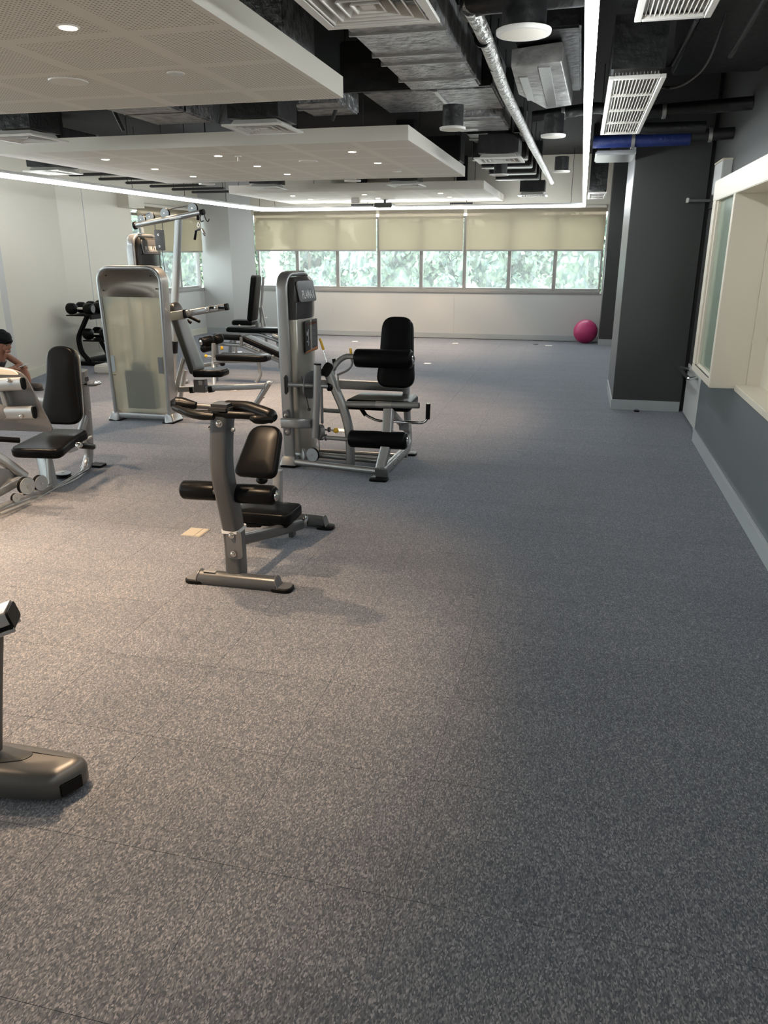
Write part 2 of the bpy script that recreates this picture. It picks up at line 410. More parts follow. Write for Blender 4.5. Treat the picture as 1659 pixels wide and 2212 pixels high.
# ================================================================== SETTING
FY = 15.75          # window wall
CH = 3.35           # concrete soffit
b = BM(); box(b, (-10.2, -6.2, -0.2), (3.2, FY+0.2, -0.006)); fl_o = struct('floor', b, M['iron'])
TS, TT = 0.507, 0.5025
tb = BM(); box(tb, (-TS/2+.0008, -TT/2+.0008, -0.006), (TS/2-.0008, TT/2-.0008, 0)); tile_me = bpy.data.meshes.new('carpet_tile'); tb.to_mesh(tile_me); tb.free(); tile_me.materials.append(M['carpet'])
cells = []
cf = Vector((-0.2253, 0.9198, -0.3209)); cr = Vector((0.9713, 0.2379, 0)); cu_ = cr.cross(cf)
for i in range(-21, 7):
    for j in range(-22, 32):
        x = 0.155-TS/2+TS*i; y = 4.6-TT/2+TT*j
        if x < -10.1 or x > 3.1 or y < -6.1 or y > FY+.1: continue
        v = Vector((x, y, 0))-Vector((0, 0, 1.65)); d = v.dot(cf); seen = d > .5 and abs(v.dot(cr)) < d*.56 and abs(v.dot(cu_)) < d*.73 and y < FY and -7.6 < x < 1.3
        cells.append((0 if seen else 1, v.length, x, y))
cells.sort(); rest = BM()
for k, (s_, d_, x, y) in enumerate(cells):
    if k < 300:
        o = bpy.data.objects.new('carpet_tile', tile_me); o.location = (x, y, 0); COL.objects.link(o); o.parent = fl_o
    else: box(rest, (x-TS/2+.0008, y-TT/2+.0008, -0.006), (x+TS/2-.0008, y+TT/2-.0008, 0))
o = fin('carpet_tile_field', rest, M['carpet'], fl_o, False); o['kind'] = 'stuff'
b = BM(); box(b, (-10.2, -6.2, CH), (3.2, FY+0.2, CH+0.2)); struct('ceiling', b, M['ceil_dark'])

def wallq(name, pts, z0, z1, m, th=0.12, closed=False):
    """vertical wall following plan points, inner face on the points, thickness outward (to the left of travel)"""
    b = BM(); P2 = [Vector((x, y)) for x, y in pts]; out = []
    for i, p in enumerate(P2):
        a = P2[max(i-1, 0)]; c = P2[min(i+1, len(P2)-1)]; t = (c-a).normalized(); out.append(p + Vector((-t.y, t.x))*th)
    for i in range(len(P2)-1):
        q = [P2[i], P2[i+1], out[i+1], out[i]]
        lo = [b.verts.new((v.x, v.y, z0)) for v in q]; hi = [b.verts.new((v.x, v.y, z1)) for v in q]
        b.faces.new(lo); b.faces.new(hi)
        for k in range(4): b.faces.new((lo[k], lo[(k+1) % 4], hi[(k+1) % 4], hi[k]))
    return struct(name, b, m)

SILL, HEAD = 0.94, 2.32
# far wall below and above the windows (its panels are separate boards)
WX0, WX1 = -6.60, 0.38
b = BM(); box(b, (-6.9, FY, 0), (3.0, FY+0.2, SILL-0.03)); struct('wall_far', b, M['wall_white'])
b = BM(); box(b, (-6.9, FY, HEAD+0.05), (3.0, FY+0.2, CH)); struct('wall_far_upper', b, M['wall'])
b = BM(); box(b, (WX1+0.03, FY, SILL-0.03), (3.0, FY+0.2, HEAD+0.05)); struct('wall_far_right', b, M['wall_white'])
# fine joints between the boards below the sill: thin cover strips
for x in (-4.97, -2.42): 
    b = BM(); box(b, (x-0.008, FY-0.004, 0.12), (x+0.008, FY+0.001, SILL-0.03)); struct('trim_1' if x < -4 else 'trim_2', b, M['wall_white'])
b = BM(); box(b, (WX0, FY-0.015, 0), (0.40, FY, 0.10), 0.003); struct('baseboard_far', b, M['base'])

# left wall: pillar, oblique face, recess with windows, corner pillar
LW = -7.75
wallq('wall_left_pillar', [(-9.6, 8.62), (-7.10, 8.62)], 0, CH, M['wall_white'])
wallq('wall_left_oblique', [(-7.10, 8.62), (LW, 10.90)], 0, CH, M['wall'])
wallq('wall_left_recess', [(LW, 10.90), (LW, 12.95)], 0, CH, M['wall'])
b = BM(); box(b, (LW-0.12, 12.95, 0), (LW, 15.6, SILL-0.03)); struct('wall_left_below_windows', b, M['wall_white'])
b = BM(); box(b, (LW-0.12, 12.95, HEAD+0.05), (LW, 15.6, CH)); struct('wall_left_above_windows', b, M['wall'])
wallq('wall_corner_pillar', [(LW, 15.55), (-7.09, 15.55), (-6.64, FY+0.02)], 0, CH, M['wall_white'])
for i, (x0, y0, x1, y1, mm) in enumerate([(-7.10, 8.62, LW, 10.90, 'base_cream'), (LW, 10.90, LW, 15.55, 'base_cream'), (LW, 15.55, -7.09, 15.55, 'base'), (-7.09, 15.55, -6.64, FY, 'base')]):
    t = Vector((x1-x0, y1-y0, 0)); nrm = Vector((t.y, -t.x, 0)).normalized()*0.014
    b = BM(); c = (Vector((x0, y0, 0))+Vector((x1, y1, 0)))/2 + nrm/2 + Vector((0, 0, 0.06))
    obox(b, c, t, nrm, (0, 0, 1), (t.length, 0.014, 0.12)); struct('baseboard_left_%d' % (i+1), b, M[mm])
b = BM(); box(b, (LW, 11.55, 0.12), (LW+0.004, 11.565, CH)); struct('trim_3', b, M['wall_white'])
# boxed soffit at the head of the left windows
b = BM(); box(b, (LW, 12.55, 2.38), (LW+0.22, 13.05, 2.60)); struct('trim_4', b, M['wall'])
# side of the room left of the camera: wall with its own window band (out of frame)
b = BM(); box(b, (-9.72, -6.2, 0), (-9.6, 8.74, SILL-0.03)); struct('wall_left_near', b, M['wall_white'])
b = BM(); box(b, (-9.72, -6.2, HEAD+0.05), (-9.6, 8.74, CH)); struct('wall_left_near_upper', b, M['wall'])
b = BM(); box(b, (-10.2, -6.3, 0), (3.2, -6.2, CH)); struct('wall_back', b, M['wall'])

# windows: aluminium frame with panes
def window(k, p0, p1, glass=True):
    """window between plan points p0 -> p1 (inner face side = right of travel)"""
    p0 = Vector((*p0, 0)); p1 = Vector((*p1, 0)); t = (p1-p0).normalized(); nn = Vector((t.y, -t.x, 0)); L = (p1-p0).length
    origin(p0 + Vector((0, 0, SILL)))
    b = BM(); f = 0.035; d = 0.09; H = HEAD-SILL; up = Vector((0, 0, 1))
    def bar(u0, u1, z0, z1, dd, off=0.0):
        obox(b, p0 + t*((u0+u1)/2) - nn*(off+dd/2) + up*(SILL+(z0+z1)/2), t, nn, up, (u1-u0, dd, z1-z0), 0.004, 1)
    bar(0, f, 0, H, d); bar(L-f, L, 0, H, d); bar(f, L-f, 0, 0.045, d); bar(f, L-f, H-0.045, H, d)
    o = fin('window_%d' % k, b, M['frame_al'], None, False); o['kind'] = 'structure'
    if glass:
        b = BM(); obox(b, p0 + t*(L/2) - nn*0.05 + up*(SILL+H/2), t, nn, up, (L-2*f+0.01, 0.006, H-0.08)); fin('pane', b, M['glass'], o, False)
    origin()
PW = (WX1-WX0)/8
for i in range(8): window(i+1, (WX0+PW*i, FY+0.06), (WX0+PW*(i+1), FY+0.06))
for i in range(3): window(9+i, (LW-0.05, 12.95+0.87*i), (LW-0.05, 12.95+0.87*(i+1)))
for i in range(7): window(12+i, (-9.65, -5.6+2.0*i), (-9.65, -5.6+2.0*(i+1)))
b = BM(); box(b, (WX0, FY-0.02, SILL-0.05), (WX1, FY+0.16, SILL), 0.004); struct('trim_5', b, M['frame_al'])
b = BM(); box(b, (LW-0.12, 12.95, SILL-0.05), (LW+0.02, 15.56, SILL), 0.004); struct('trim_6', b, M['frame_al'])

# roller blinds
def blind(p0, p1, zt, zb, label, grp=None):
    p0 = Vector((*p0, 0)); p1 = Vector((*p1, 0)); t = (p1-p0).normalized(); nn = Vector((t.y, -t.x, 0)); up = Vector((0, 0, 1)); L = (p1-p0).length
    th = thing('roller_blind', label, 'blind', tuple(p0 + up*zt), grp)
    b = BM(); obox(b, p0+t*L/2+up*((zt+zb)/2), t, nn, up, (L-0.02, 0.0015, zt-zb)); fin('fabric', b, M['blind'], th, False)
    b = BM(); obox(b, p0+t*L/2+up*zb, t, nn, up, (L-0.02, 0.014, 0.028), 0.004); fin('bottom_rail', b, M['frame_al'], th, False)
    b = BM(); cyl(b, p0+up*(zt+0.02)+t*0.01, p1+up*(zt+0.02)-t*0.01, 0.03, 14); fin('roller_tube', b, M['gypsum'], th)
    return th
G = 'roller blinds on the far windows'
blind((WX0-0.01, FY-0.03), (WX0+PW*3-0.02, FY-0.03), 2.44, 1.685, 'beige roller blind half down over the three left far windows', G)
blind((WX0+PW*3+0.02, FY-0.03), (WX0+PW*5-0.02, FY-0.03), 2.44, 1.685, 'narrow beige roller blind half down over the two middle far windows', G)
blind((WX0+PW*5+0.02, FY-0.03), (WX0+PW*8+0.01, FY-0.03), 2.44, 1.685, 'beige roller blind half down over the three right far windows, by the dark column', G)
blind((LW+0.06, 13.05), (LW+0.06, 15.50), 2.44, 1.66, 'beige roller blind half down on the left side wall behind the pulldown machine')

# ---- right side
RW = 1.13
b = BM(); box(b, (RW, -6.2, 0), (RW+0.14, 7.42, 0.735)); struct('wall_right', b, M['wall_blue'])
b = BM(); box(b, (RW-0.014, -6.2, 0), (RW, 7.40, 0.105), 0.003); box(b, (RW-0.02, -6.2, 0.105), (RW, 7.40, 0.115), 0.002); struct('baseboard_right', b, M['base'])
# cream ledge, niche back wall, frame beam
b = BM(); box(b, (RW-0.012, -6.2, 0.72), (RW+0.30, 5.85, 0.765), 0.004); struct('trim_7', b, M['cream'])
b = BM(); box(b, (RW+0.15, -6.2, 0.765), (RW+0.27, 5.9, 2.06)); struct('wall_right_niche', b, M['cream'])
b = BM(); box(b, (0.95, -6.2, 2.02), (RW+0.30, 6.80, 2.165), 0.004); struct('trim_8', b, M['cream'])
b = BM(); box(b, (0.952, 5.85, 0.735), (RW+0.06, 5.92, 2.02), 0.003); struct('trim_9', b, M['cream'])     # pier
b = BM(); box(b, (RW+0.06, 5.83, 0.765), (RW+0.15, 5.86, 2.02)); struct('trim_10', b, M['cream'])
# glazed box beyond the pier
th = thing('door_1', 'framed green glazed panel', 'x', (0.95, 5.92, 0.735)); del th['label']; del th['category']
th.name = 'window_19'; th['kind'] = 'structure'
part('frame', M['cream'], th, lambda b: [box(b, (0.952, 5.92, 0.735), (1.13, 6.80, 0.79), 0.003), box(b, (0.952, 6.66, 0.79), (1.13, 6.80, 2.02), 0.003), box(b, (0.965, 6.61, 0.80), (1.12, 6.66, 2.02), 0.003), box(b, (0.968, 5.92, 0.79), (0.985, 6.61, 0.81), 0.003)], smooth=False)
part('pane', M['green_glass'], th, box, (0.985, 5.92, 0.80), (1.0, 6.62, 2.02), smooth=False)
part('sill_strip', M['chrome'], th, box, (0.953, 5.93, 0.79), (0.965, 6.79, 0.798), smooth=False)
origin()
# dark wall over the beam up to the ceiling, and dark return towards the column
b = BM(); box(b, (1.20, -6.2, 2.06), (1.36, 8.9, CH)); struct('wall_right_upper', b, M['wall_dark'])
b = BM(); box(b, (1.24, 7.42, 0), (1.36, 8.9, 2.2)); struct('wall_right_far', b, M['wall_dark'])
# near column and far column
b = BM(); box(b, (0.45, 8.80, 0), (1.165, 10.22, CH), 0.004, 1); struct('wall_column', b, M['wall_dark'])
b = BM(); box(b, (1.165, 8.86, 0), (2.2, 10.0, CH)); struct('wall_column_return', b, M['wall_dark'])
b = BM(); box(b, (0.437, 8.786, 0), (1.155, 8.80, 0.11), 0.003); struct('baseboard_column', b, M['base'])
b = BM(); box(b, (0.437, 8.80, 0), (0.45, 10.22, 0.11), 0.003); struct('baseboard_column_side', b, M['base'])
b = BM(); box(b, (0.447, 8.81, 0.11), (0.451, 10.20, CH)); struct('column_lit_side', b, M['plate_grey'])  # paler sheet: light falling on the column's left face, put into the colour
b = BM(); box(b, (0.43, 15.18, 0), (0.98, FY, CH)); struct('wall_far_column', b, M['wall_dark'])
b = BM(); box(b, (0.418, 15.166, 0), (0.98, 15.18, 0.11), 0.003); box(b, (0.418, 15.18, 0), (0.43, FY-0.02, 0.11), 0.003); struct('baseboard_far_column', b, M['base'])
b = BM(); box(b, (2.2, 10.0, 0), (2.3, FY, CH)); struct('wall_right_alcove', b, M['wall_white'])
# door leaf by the column
th = thing('door_1', 'x', 'x', (1.19, 7.45, 0)); del th['label']; del th['category']; th['kind'] = 'structure'
part('leaf', M['wall_dark'], th, box, (1.19, 7.46, 0.02), (1.235, 8.72, 2.05), 0.004, smooth=False)
part('kick_panel', M['wall_white'], th, box, (1.184, 7.46, 0.02), (1.19, 8.72, 0.54), 0.002, smooth=False)
part('stile', M['wall_white'], th, box, (1.18, 7.46, 0.02), (1.186, 7.60, 0.54), 0.002, smooth=False)
part('handle', M['chrome'], th, lambda b: [tube(b, [(1.19, 8.0, 0.49), (1.090, 7.882, 0.498), (1.090, 8.761, 0.488), (1.19, 8.6, 0.49)], 0.018, 0.02, up=(0, 0, 1))])
origin()

# ================================================================== OUTDOORS
b = BM(); box(b, (-120, 17, -3.4), (80, 160, -3.3)); box(b, (-120, -40, -3.4), (-10.5, 17, -3.3)); struct('ground', b, M['outground'])
origin()
random.seed(3)
def crown_bm(seed, R, H, nq=2600):
    rnd = random.Random(seed); b = BM()
    blobs = [(Vector((rnd.uniform(-R*.6, R*.6), rnd.uniform(-R*.6, R*.6), rnd.uniform(H*.35, H*.85))), rnd.uniform(.28, .5)*R) for _ in range(13)]
    for _ in range(nq):
        c, r = rnd.choice(blobs); d = Vector((rnd.gauss(0, 1), rnd.gauss(0, 1), rnd.gauss(0, 1))).normalized()
        p = c + d*r*rnd.uniform(.75, 1.05); p.z = c.z + (p.z-c.z)*0.75
        s = rnd.uniform(.16, .34); u = Vector((rnd.gauss(0, 1), rnd.gauss(0, 1), rnd.gauss(0, .5))).normalized(); v = u.cross(d + Vector((0.01, 0.3, 0.2))).normalized()
        q = [p-u*s, p-v*s*.6, p+u*s, p+v*s*.6]
        b.faces.new([b.verts.new(x) for x in q])
    for c, r in blobs: bmesh.ops.create_icosphere(b, subdivisions=2, radius=r*.72, matrix=Matrix.Translation(c) @ Matrix.Diagonal((1, 1, .75, 1)))
    return b
def trunk_bm(seed, H):
    rnd = random.Random(seed); b = BM()
    tube(b, [(0, 0, 0), (rnd.uniform(-.2, .2), 0, H*.3), (rnd.uniform(-.3, .3), .1, H*.62)], .16, .5, up=(0, 1, 0), n=8)
    for k in range(4):
        a = rnd.uniform(0, 6.28); tube(b, [(0, 0, H*rnd.uniform(.2, .32)), (math.cos(a)*.9, math.sin(a)*.9, H*.55)], .08, up=(0, 1, .2), n=6)
    return b
protos = []
for k in range(3):
    t = thing('tree', 'x', 'tree', (0, 0, 0), 'hazy trees outside the windows'); R, H = ((3.2, 7.6), (3.8, 7.0), (2.7, 6.2))[k]
    fin('foliage', crown_bm(k+5, R, H), M['leaf'], t, False); fin('trunk', trunk_bm(k, H), M['bark'], t); protos.append(t)
kinds = ['hazy broad green tree seen through far window %s', 'hazy spreading pale green tree seen through far window %s', 'small hazy green tree seen through far window %s']
spots = [(-21.5, 40, 1, 'one, at the left end'), (-17.2, 38, 0, 'two, behind its middle'), (-13.0, 44, 2, 'three, low under the bright sky gap'), (-10.4, 42.5, 1, 'four, near the middle'), (-6.6, 39, 2, 'five, behind the leg machine backrest'), (-3.6, 42, 0, 'six, right of the middle'), (0.2, 37, 1, 'seven, second from the right end'), (3.2, 33, 0, 'eight, behind the smeared pane')]
for i, (x, y, k, wh) in enumerate(spots):
    lab = kinds[k] % wh
    if i in (0, 1, 2): 
        o = protos[k]
        o.location = (x, y, -3.3); o['label'] = lab; o.rotation_euler.z = i*1.3; o.scale = (.62, .62, 1)
    else: dup(protos[k], (x, y, -3.3), (0, 0, i*1.3), lab, scale=(.62, .62, 1.0 + 0.05*(i % 3)))
rows = [(-30, 52, 0), (-25, 56, 1), (-19.6, 57, 0), (-14.9, 58, 2), (-9.5, 56, 1), (-4, 54, 0), (1.5, 54, 1), (7, 52, 0), (13.5, 50, 1), (8.2, 36, 2)]
for i, (x, y, k) in enumerate(rows): dup(protos[k], (x, y, -3.3), (0, 0, 2.1*i), 'tree of the paler second row beyond the front trees', scale=(.85, .85, 1.08))['group'] = 'second row of trees'
for i, (x, y) in enumerate([(-27, 26), (-33, 36), (-24, 21)]): dup(protos[i], (x, y, -3.3), (0, 0, i), 'pale tree outside the left side windows')['group'] = 'trees outside the left windows'
b = BM()
rnd = random.Random(9)
for k in range(70):
    x = -24+k*0.42; r = rnd.uniform(.35, .6); bmesh.ops.create_icosphere(b, subdivisions=2, radius=r, matrix=Matrix.Translation((x, 31+rnd.uniform(-.3, .3), -2.9)))
single('hedge', 'low clipped green hedge along the pale road outside the far windows', 'hedge', b, M['hedge'])
b = BM(); box(b, (-6.1, 33, -3.3), (-4.6, 34, -0.9)); box(b, (-6.4, 32.8, -0.9), (-4.3, 34.2, -0.75)); single('kiosk', 'small white hut between the trees outside far window five', 'hut', b, M['outwall'], smooth=False)

# ================================================================== CEILING WORKS
PZ = 2.54; PT = 0.115
def acoustic(y0, y1, label):
    x0, x1 = -5.55, -1.485
    t = thing('acoustic_panel', label, 'ceiling panel', (x0, y0, PZ), 'suspended acoustic ceiling panels')
    # panel geometry in world coordinates so the perforation grid lines up
    b = BM(); box(b, (x0+0.02, y0+0.02, PZ), (x1-0.02, y1-0.02, PZ+0.012)); o = fin('perforated_board', b, M['perf'], t, False)
    for nm, a, c in (('fascia', (x0, y0, PZ-0.001), (x1, y0+0.02, PZ+PT)), ('fascia', (x0, y1-0.02, PZ-0.001), (x1, y1, PZ+PT)), ('fascia', (x0, y0+0.02, PZ-0.001), (x0+0.02, y1-0.02, PZ+PT)), ('fascia', (x1-0.02, y0+0.02, PZ-0.001), (x1, y1-0.02, PZ+PT))):
        b = BM(); box(b, a, c); fin(nm, b, M['gypsum'], t, False)
    b = BM(); box(b, (x0+0.02, y0+0.02, PZ+PT-0.01), (x1-0.02, y1-0.02, PZ+PT)); fin('top_board', b, M['gypsum'], t, False)
    for x in (x0+0.5, (x0+x1)/2, x1-0.5):
        for y in (y0+0.4, y1-0.4):
            b = BM(); cyl(b, (x, y, PZ+PT), (x, y, CH), 0.006, 8); fin('hanger_rod', b, M['iron'], t)
    return t
acoustic(1.65, 5.02, 'large perforated ceiling panel nearest the camera, top left')
acoustic(6.91, 10.28, 'middle perforated ceiling panel with rows of lit downlights')
acoustic(12.25, 15.42, 'farthest perforated ceiling panel, just before the far windows')
acoustic(-3.6, -0.25, 'perforated ceiling panel above and behind the camera')
b = BM(); box(b, (0.08, -1.4, PZ), (0.9, -0.2, PZ+0.08)); box(b, (0.3, -1.0, PZ+.08), (0.6, -0.6, CH)); single('ceiling_board', 'small plain ceiling board behind the camera with one downlight', 'ceiling panel', b, M['gypsum'], smooth=False)

# downlights
def downlight(on):
    origin(); t = thing('downlight', 'x', 'downlight', (0, 0, 0))
    b = BM(); lathe(b, (0, 0, -0.006), (0, 0, 0.004), [(0, 0.044), (0.003, 0.047), (0.010, 0.047)], 20); fin('trim_ring', b, M['white_metal'], t)
    b = BM(); cyl(b, (0, 0, -0.0075), (0, 0, -0.0055), 0.036, 20); fin('lens', b, M['lamp_on' if on else 'lamp_off'], t)
    return t
def spot(x, y, z, wat, ang=1.46):
    l = bpy.data.lights.new('downlight_beam', 'SPOT'); l.energy = wat; l.color = (1.0, 0.71, 0.46); l.spot_size = ang; l.spot_blend = 0.45; l.shadow_soft_size = 0.03
    o = bpy.data.objects.new('downlight_beam', l); o.location = (x, y, z); COL.objects.link(o)
on = downlight(True); off = downlight(False)
col_n = {-4.73: 'left', -3.5: 'middle', -2.15: 'right'}
DL = [(-2.15, 3.25, 1, 'lit round downlight in the near panel, top left corner of the view'), (-2.14, 4.15, 0, 'unlit round downlight in the near panel, right of the round speaker')]
for cx in (-4.73, -3.5, -2.15):
    for cy, rw in ((7.53, 'front'), (8.50, 'middle'), (9.42, 'back')):
        if cx == -3.5 and rw == 'front': lab = 'small unlit sensor-like light in the front row of the middle panel'
        lab = 'small lit downlight in the middle panel, %s column, %s row' % (col_n[cx], rw)
        DL.append((cx, cy, 0 if (cx == -2.15 and rw == 'back') else 1, lab.replace('lit', 'unlit') if (cx == -2.15 and rw == 'back') else lab))
for cx in (-4.73, -3.5, -2.25):
    for cy, rw in ((12.95, 'front'), (13.85, 'middle'), (14.75, 'back')):
        DL.append((cx, cy, 1, 'tiny lit downlight in the farthest panel, %s column, %s row' % ({-4.73: 'left', -3.5: 'middle', -2.25: 'right'}[cx], rw)))
OFFV = [(-2.15, 2.2), (-3.5, 2.2), (-3.5, 3.25), (-3.5, 4.15), (-4.73, 2.2), (-4.73, 3.25), (-4.73, 4.15), (-3.5, -1.0), (-3.5, -2.8), (-4.73, -1.0), (0.30, -0.62)]
first = {1: on, 0: off}; used = {1: False, 0: False}
for x, y, s, lab in DL:
    if not used[s]: o = first[s]; used[s] = True; o.location = (x, y, PZ)
    else: o = dup(first[s], (x, y, PZ))
    o['label'] = lab; o['group'] = 'recessed downlights'
    if s: spot(x, y, PZ-0.03, SPOT_W * (1.15 if y < 4 else (0.85 if y < 12 else 0.5)))
for x, y in OFFV:
    o = dup(on, (x, y, PZ)); o['label'] = 'lit downlight in a ceiling panel outside the view'; o['group'] = 'downlights outside the view'
    spot(x, y, PZ-0.03, SPOT_W*(1.7 if (x, y) == (-2.15, 2.2) else (0.5 if x > 0 else 1.0)))

# LED line: rectangular loop of suspended profile
def ledrun(p0, p1, label, wd=0.045):
    p0 = Vector(p0); p1 = Vector(p1); t = (p1-p0).normalized(); s = t.cross(Vector((0, 0, 1))); L = (p1-p0).length; mid = (p0+p1)/2
    th = thing('led_light_line', label, 'ceiling light', tuple(p0), 'suspended loop of white light line')
    b = BM(); obox(b, mid+Vector((0, 0, 0.058)), t, s, (0, 0, 1), (L, wd-0.006, 0.030), 0.003, 1); fin('profile', b, M['led_case'], th, False)
    b = BM(); obox(b, mid+Vector((0, 0, 0.022)), t, s, (0, 0, 1), (L, wd, 0.042), 0.006, 2); fin('diffuser', b, M['led'], th, False)
    n = max(2, int(L/1.5))
    for k in range(n+1):
        p = p0 + t*(0.2+(L-0.4)*k/n)
        if abs(p.x+6.03) < .02 and 8.2 < p.y < 9.1: continue
        b = BM(); cyl(b, p+Vector((0, 0, 0.07)), (p.x, p.y, PZ if (-5.56 < p.x < -1.48 and p.y > 14) else CH), 0.004, 6); fin('hanger_wire', b, M['iron'], th)
LX0, LX1, LY0, LY1, LZ = -6.03, -0.03, -5.0, 14.87, 2.40
ledrun((LX1, LY0, LZ), (LX1, LY1, LZ), 'long bright white light line running away from the camera at top right')
ledrun((LX1-0.03, LY1, LZ), (LX0+0.03, LY1, LZ), 'bright white light line crossing in front of the far windows')
ledrun((LX0, LY1, LZ), (LX0, LY0, LZ), 'bright white light line slanting along the left side of the ceiling')

# square four-way diffusers with plenum boxes
def diffuser(x, y, s, label, proto=[None], plen=0.34, z=PZ):
    if proto[0] is None:
        origin(); t = thing('air_diffuser', label, 'air diffuser', (0, 0, 0), 'square four-way air diffusers'); proto[0] = t; h = 0.24
        b = BM(); rtube(b, [(-h+.02, -h+.02, 0), (h-.02, -h+.02, 0), (h-.02, h-.02, 0), (-h+.02, h-.02, 0)], 0.05, 0.014, closed=True, c=0.003); fin('frame', b, M['white_metal'], t, False)
        for k, (r, zz) in enumerate(((0.195, 0.012), (0.150, 0.012), (0.105, 0.012), (0.06, 0.012))):
            b = BM(); lo = [(-r, -r), (r, -r), (r, r), (-r, r)]; q = r-0.028
            A = [b.verts.new((x_, y_, zz-0.016)) for x_, y_ in lo]; B = [b.verts.new((x_/r*q, y_/r*q, zz+0.03)) for x_, y_ in lo]; C2 = [b.verts.new((x_/r*(q-.004), y_/r*(q-.004), zz+0.03)) for x_, y_ in lo]; D2 = [b.verts.new((x_/r*(r-.006), y_/r*(r-.006), zz-0.016)) for x_, y_ in lo]
            for i in range(4):
                j = (i+1) % 4
                b.faces.new((A[i], A[j], B[j], B[i])); b.faces.new((B[i], B[j], C2[j], C2[i])); b.faces.new((C2[i], C2[j], D2[j], D2[i])); b.faces.new((D2[i], D2[j], A[j], A[i]))
            fin('louvre', b, M['white_metal'], t, False)
        b = BM(); box(b, (-.03, -.03, 0.0), (.03, .03, 0.02), 0.003); fin('centre_plate', b, M['white_metal'], t, False)
        b = BM(); box(b, (-.2, -.2, 0.05), (.2, .2, 0.22)); box(b, (-.12, -.12, 0.22), (.12, .12, CH-PZ)); fin('plenum_box', b, M['duct_black'], t, False)
        t.location = (x, y, z); return t
    o = dup(proto[0], (x, y, z)); o['label'] = label; return o
diffuser(-0.87, 3.30, 1, 'biggest square air diffuser at the top edge, left of the foil pipe')
diffuser(-2.43, 6.06, 1, 'square air diffuser hanging between the near and middle panels, right of centre')
diffuser(-4.55, 6.10, 1, 'square air diffuser hanging between the near and middle panels, at the left edge')
diffuser(-0.89, 8.60, 1, 'square air diffuser right of the middle panel, left of the foil pipe')
diffuser(-0.87, 13.9, 1, 'small far square air diffuser right of the farthest panel')
diffuser(-2.47, 11.4, 1, 'small square air diffuser in front of the farthest panel, right')
diffuser(-4.55, 11.4, 1, 'small square air diffuser in front of the farthest panel, left')
diffuser(-6.12, 8.62, 1, 'square air diffuser above the left part of the white light line')
# round ceiling speakers / round caps
def rspk(x, y, z, r, label, can=True, g='round ceiling speakers'):
    t = thing('ceiling_speaker', label, 'ceiling speaker', (x, y, z), g)
    b = BM(); lathe(b, (x, y, z-0.008), (x, y, z+0.01), [(0, r*0.84), (0.001, r*0.97), (0.008, r), (0.018, r)], 28); fin('rim', b, M['white_metal'], t)
    b = BM(); lathe(b, (x, y, z-0.010), (x, y, z-0.004), [(0, r*0.6), (0.0015, r*0.84), (0.006, r*0.84)], 28); fin('grille', b, M['gypsum'], t)
    if can: b = BM(); cyl(b, (x, y, z+0.01), (x, y, z+0.16), r*0.80, 24); fin('back_can', b, M['duct_black'], t)
rspk(-0.316, 3.80, PZ, 0.118, 'largest round speaker hanging left of the white light line, near the top')
rspk(-1.03, 6.40, PZ, 0.10, 'round speaker left of the foil pipe, above the middle panel corner')
rspk(-0.30, 6.98, PZ, 0.10, 'round speaker between the foil pipe and the light line, second from the camera')
rspk(-0.31, 9.95, PZ, 0.10, 'round speaker between the foil pipe and the light line, farthest one')
rspk(-1.04, 10.2, PZ, 0.10, 'small round speaker right of the middle panel far corner')
rspk(-5.10, 10.55, PZ, 0.11, 'round speaker just beyond the middle panel, left', False)
rspk(-3.01, 10.55, PZ, 0.11, 'round speaker just beyond the middle panel, centre', False)
rspk(-2.81, 8.20, PZ, 0.10, 'round speaker flush in the middle ceiling panel', False)
rspk(-2.81, 4.19, PZ, 0.105, 'round speaker flush in the near ceiling panel, top left', False)
# sprinkler in the middle panel, smoke sensor and projector-like box near the far windows
t = thing('sprinkler', 'small sprinkler head under the middle ceiling panel', 'sprinkler', (-3.33, 7.62, PZ))
part('rose', M['white_metal'], t, cyl, (-3.33, 7.62, PZ-0.008), (-3.33, 7.62, PZ), 0.035)
part('head', M['bolt'], t, cyl, (-3.33, 7.62, PZ-0.05), (-3.33, 7.62, PZ-0.008), 0.012)
t = thing('ceiling_camera', 'dark little projector box hanging under the farthest ceiling panel', 'projector', (-3.50, 14.35, PZ))
part('body', M['plastic_dark'], t, box, (-3.66, 14.2, PZ-0.13), (-3.34, 14.5, PZ-0.06), 0.01)
part('pole', M['iron'], t, cyl, (-3.50, 14.35, PZ-0.06), (-3.50, 14.35, PZ), 0.02)
t = thing('ceiling_sensor', 'pale box sensor left of the dark projector box', 'sensor', (-3.87, 13.75, PZ))
part('body', M['white_metal'], t, box, (-3.94, 13.7, PZ-0.09), (-3.80, 13.8, PZ), 0.01)
for x, wh in ((-4.25, 'left'), (-2.30, 'right')):
    t = thing('slot_diffuser', 'black slot air outlet above the light line, %s one' % wh, 'air outlet', (x, 15.55, 2.5), 'black slot outlets by the far wall')
    part('body', M['grille_dark'], t, box, (x-0.21, 15.5, 2.49), (x+0.21, 15.6, 2.60), smooth=False); part('neck', M['duct_black'], t, box, (x-0.1, 15.52, 2.60), (x+0.1, 15.58, CH), smooth=False)
    part('flange', M['iron'], t, box, (x-0.23, 15.48, 2.485), (x+0.23, 15.62, 2.493), smooth=False)
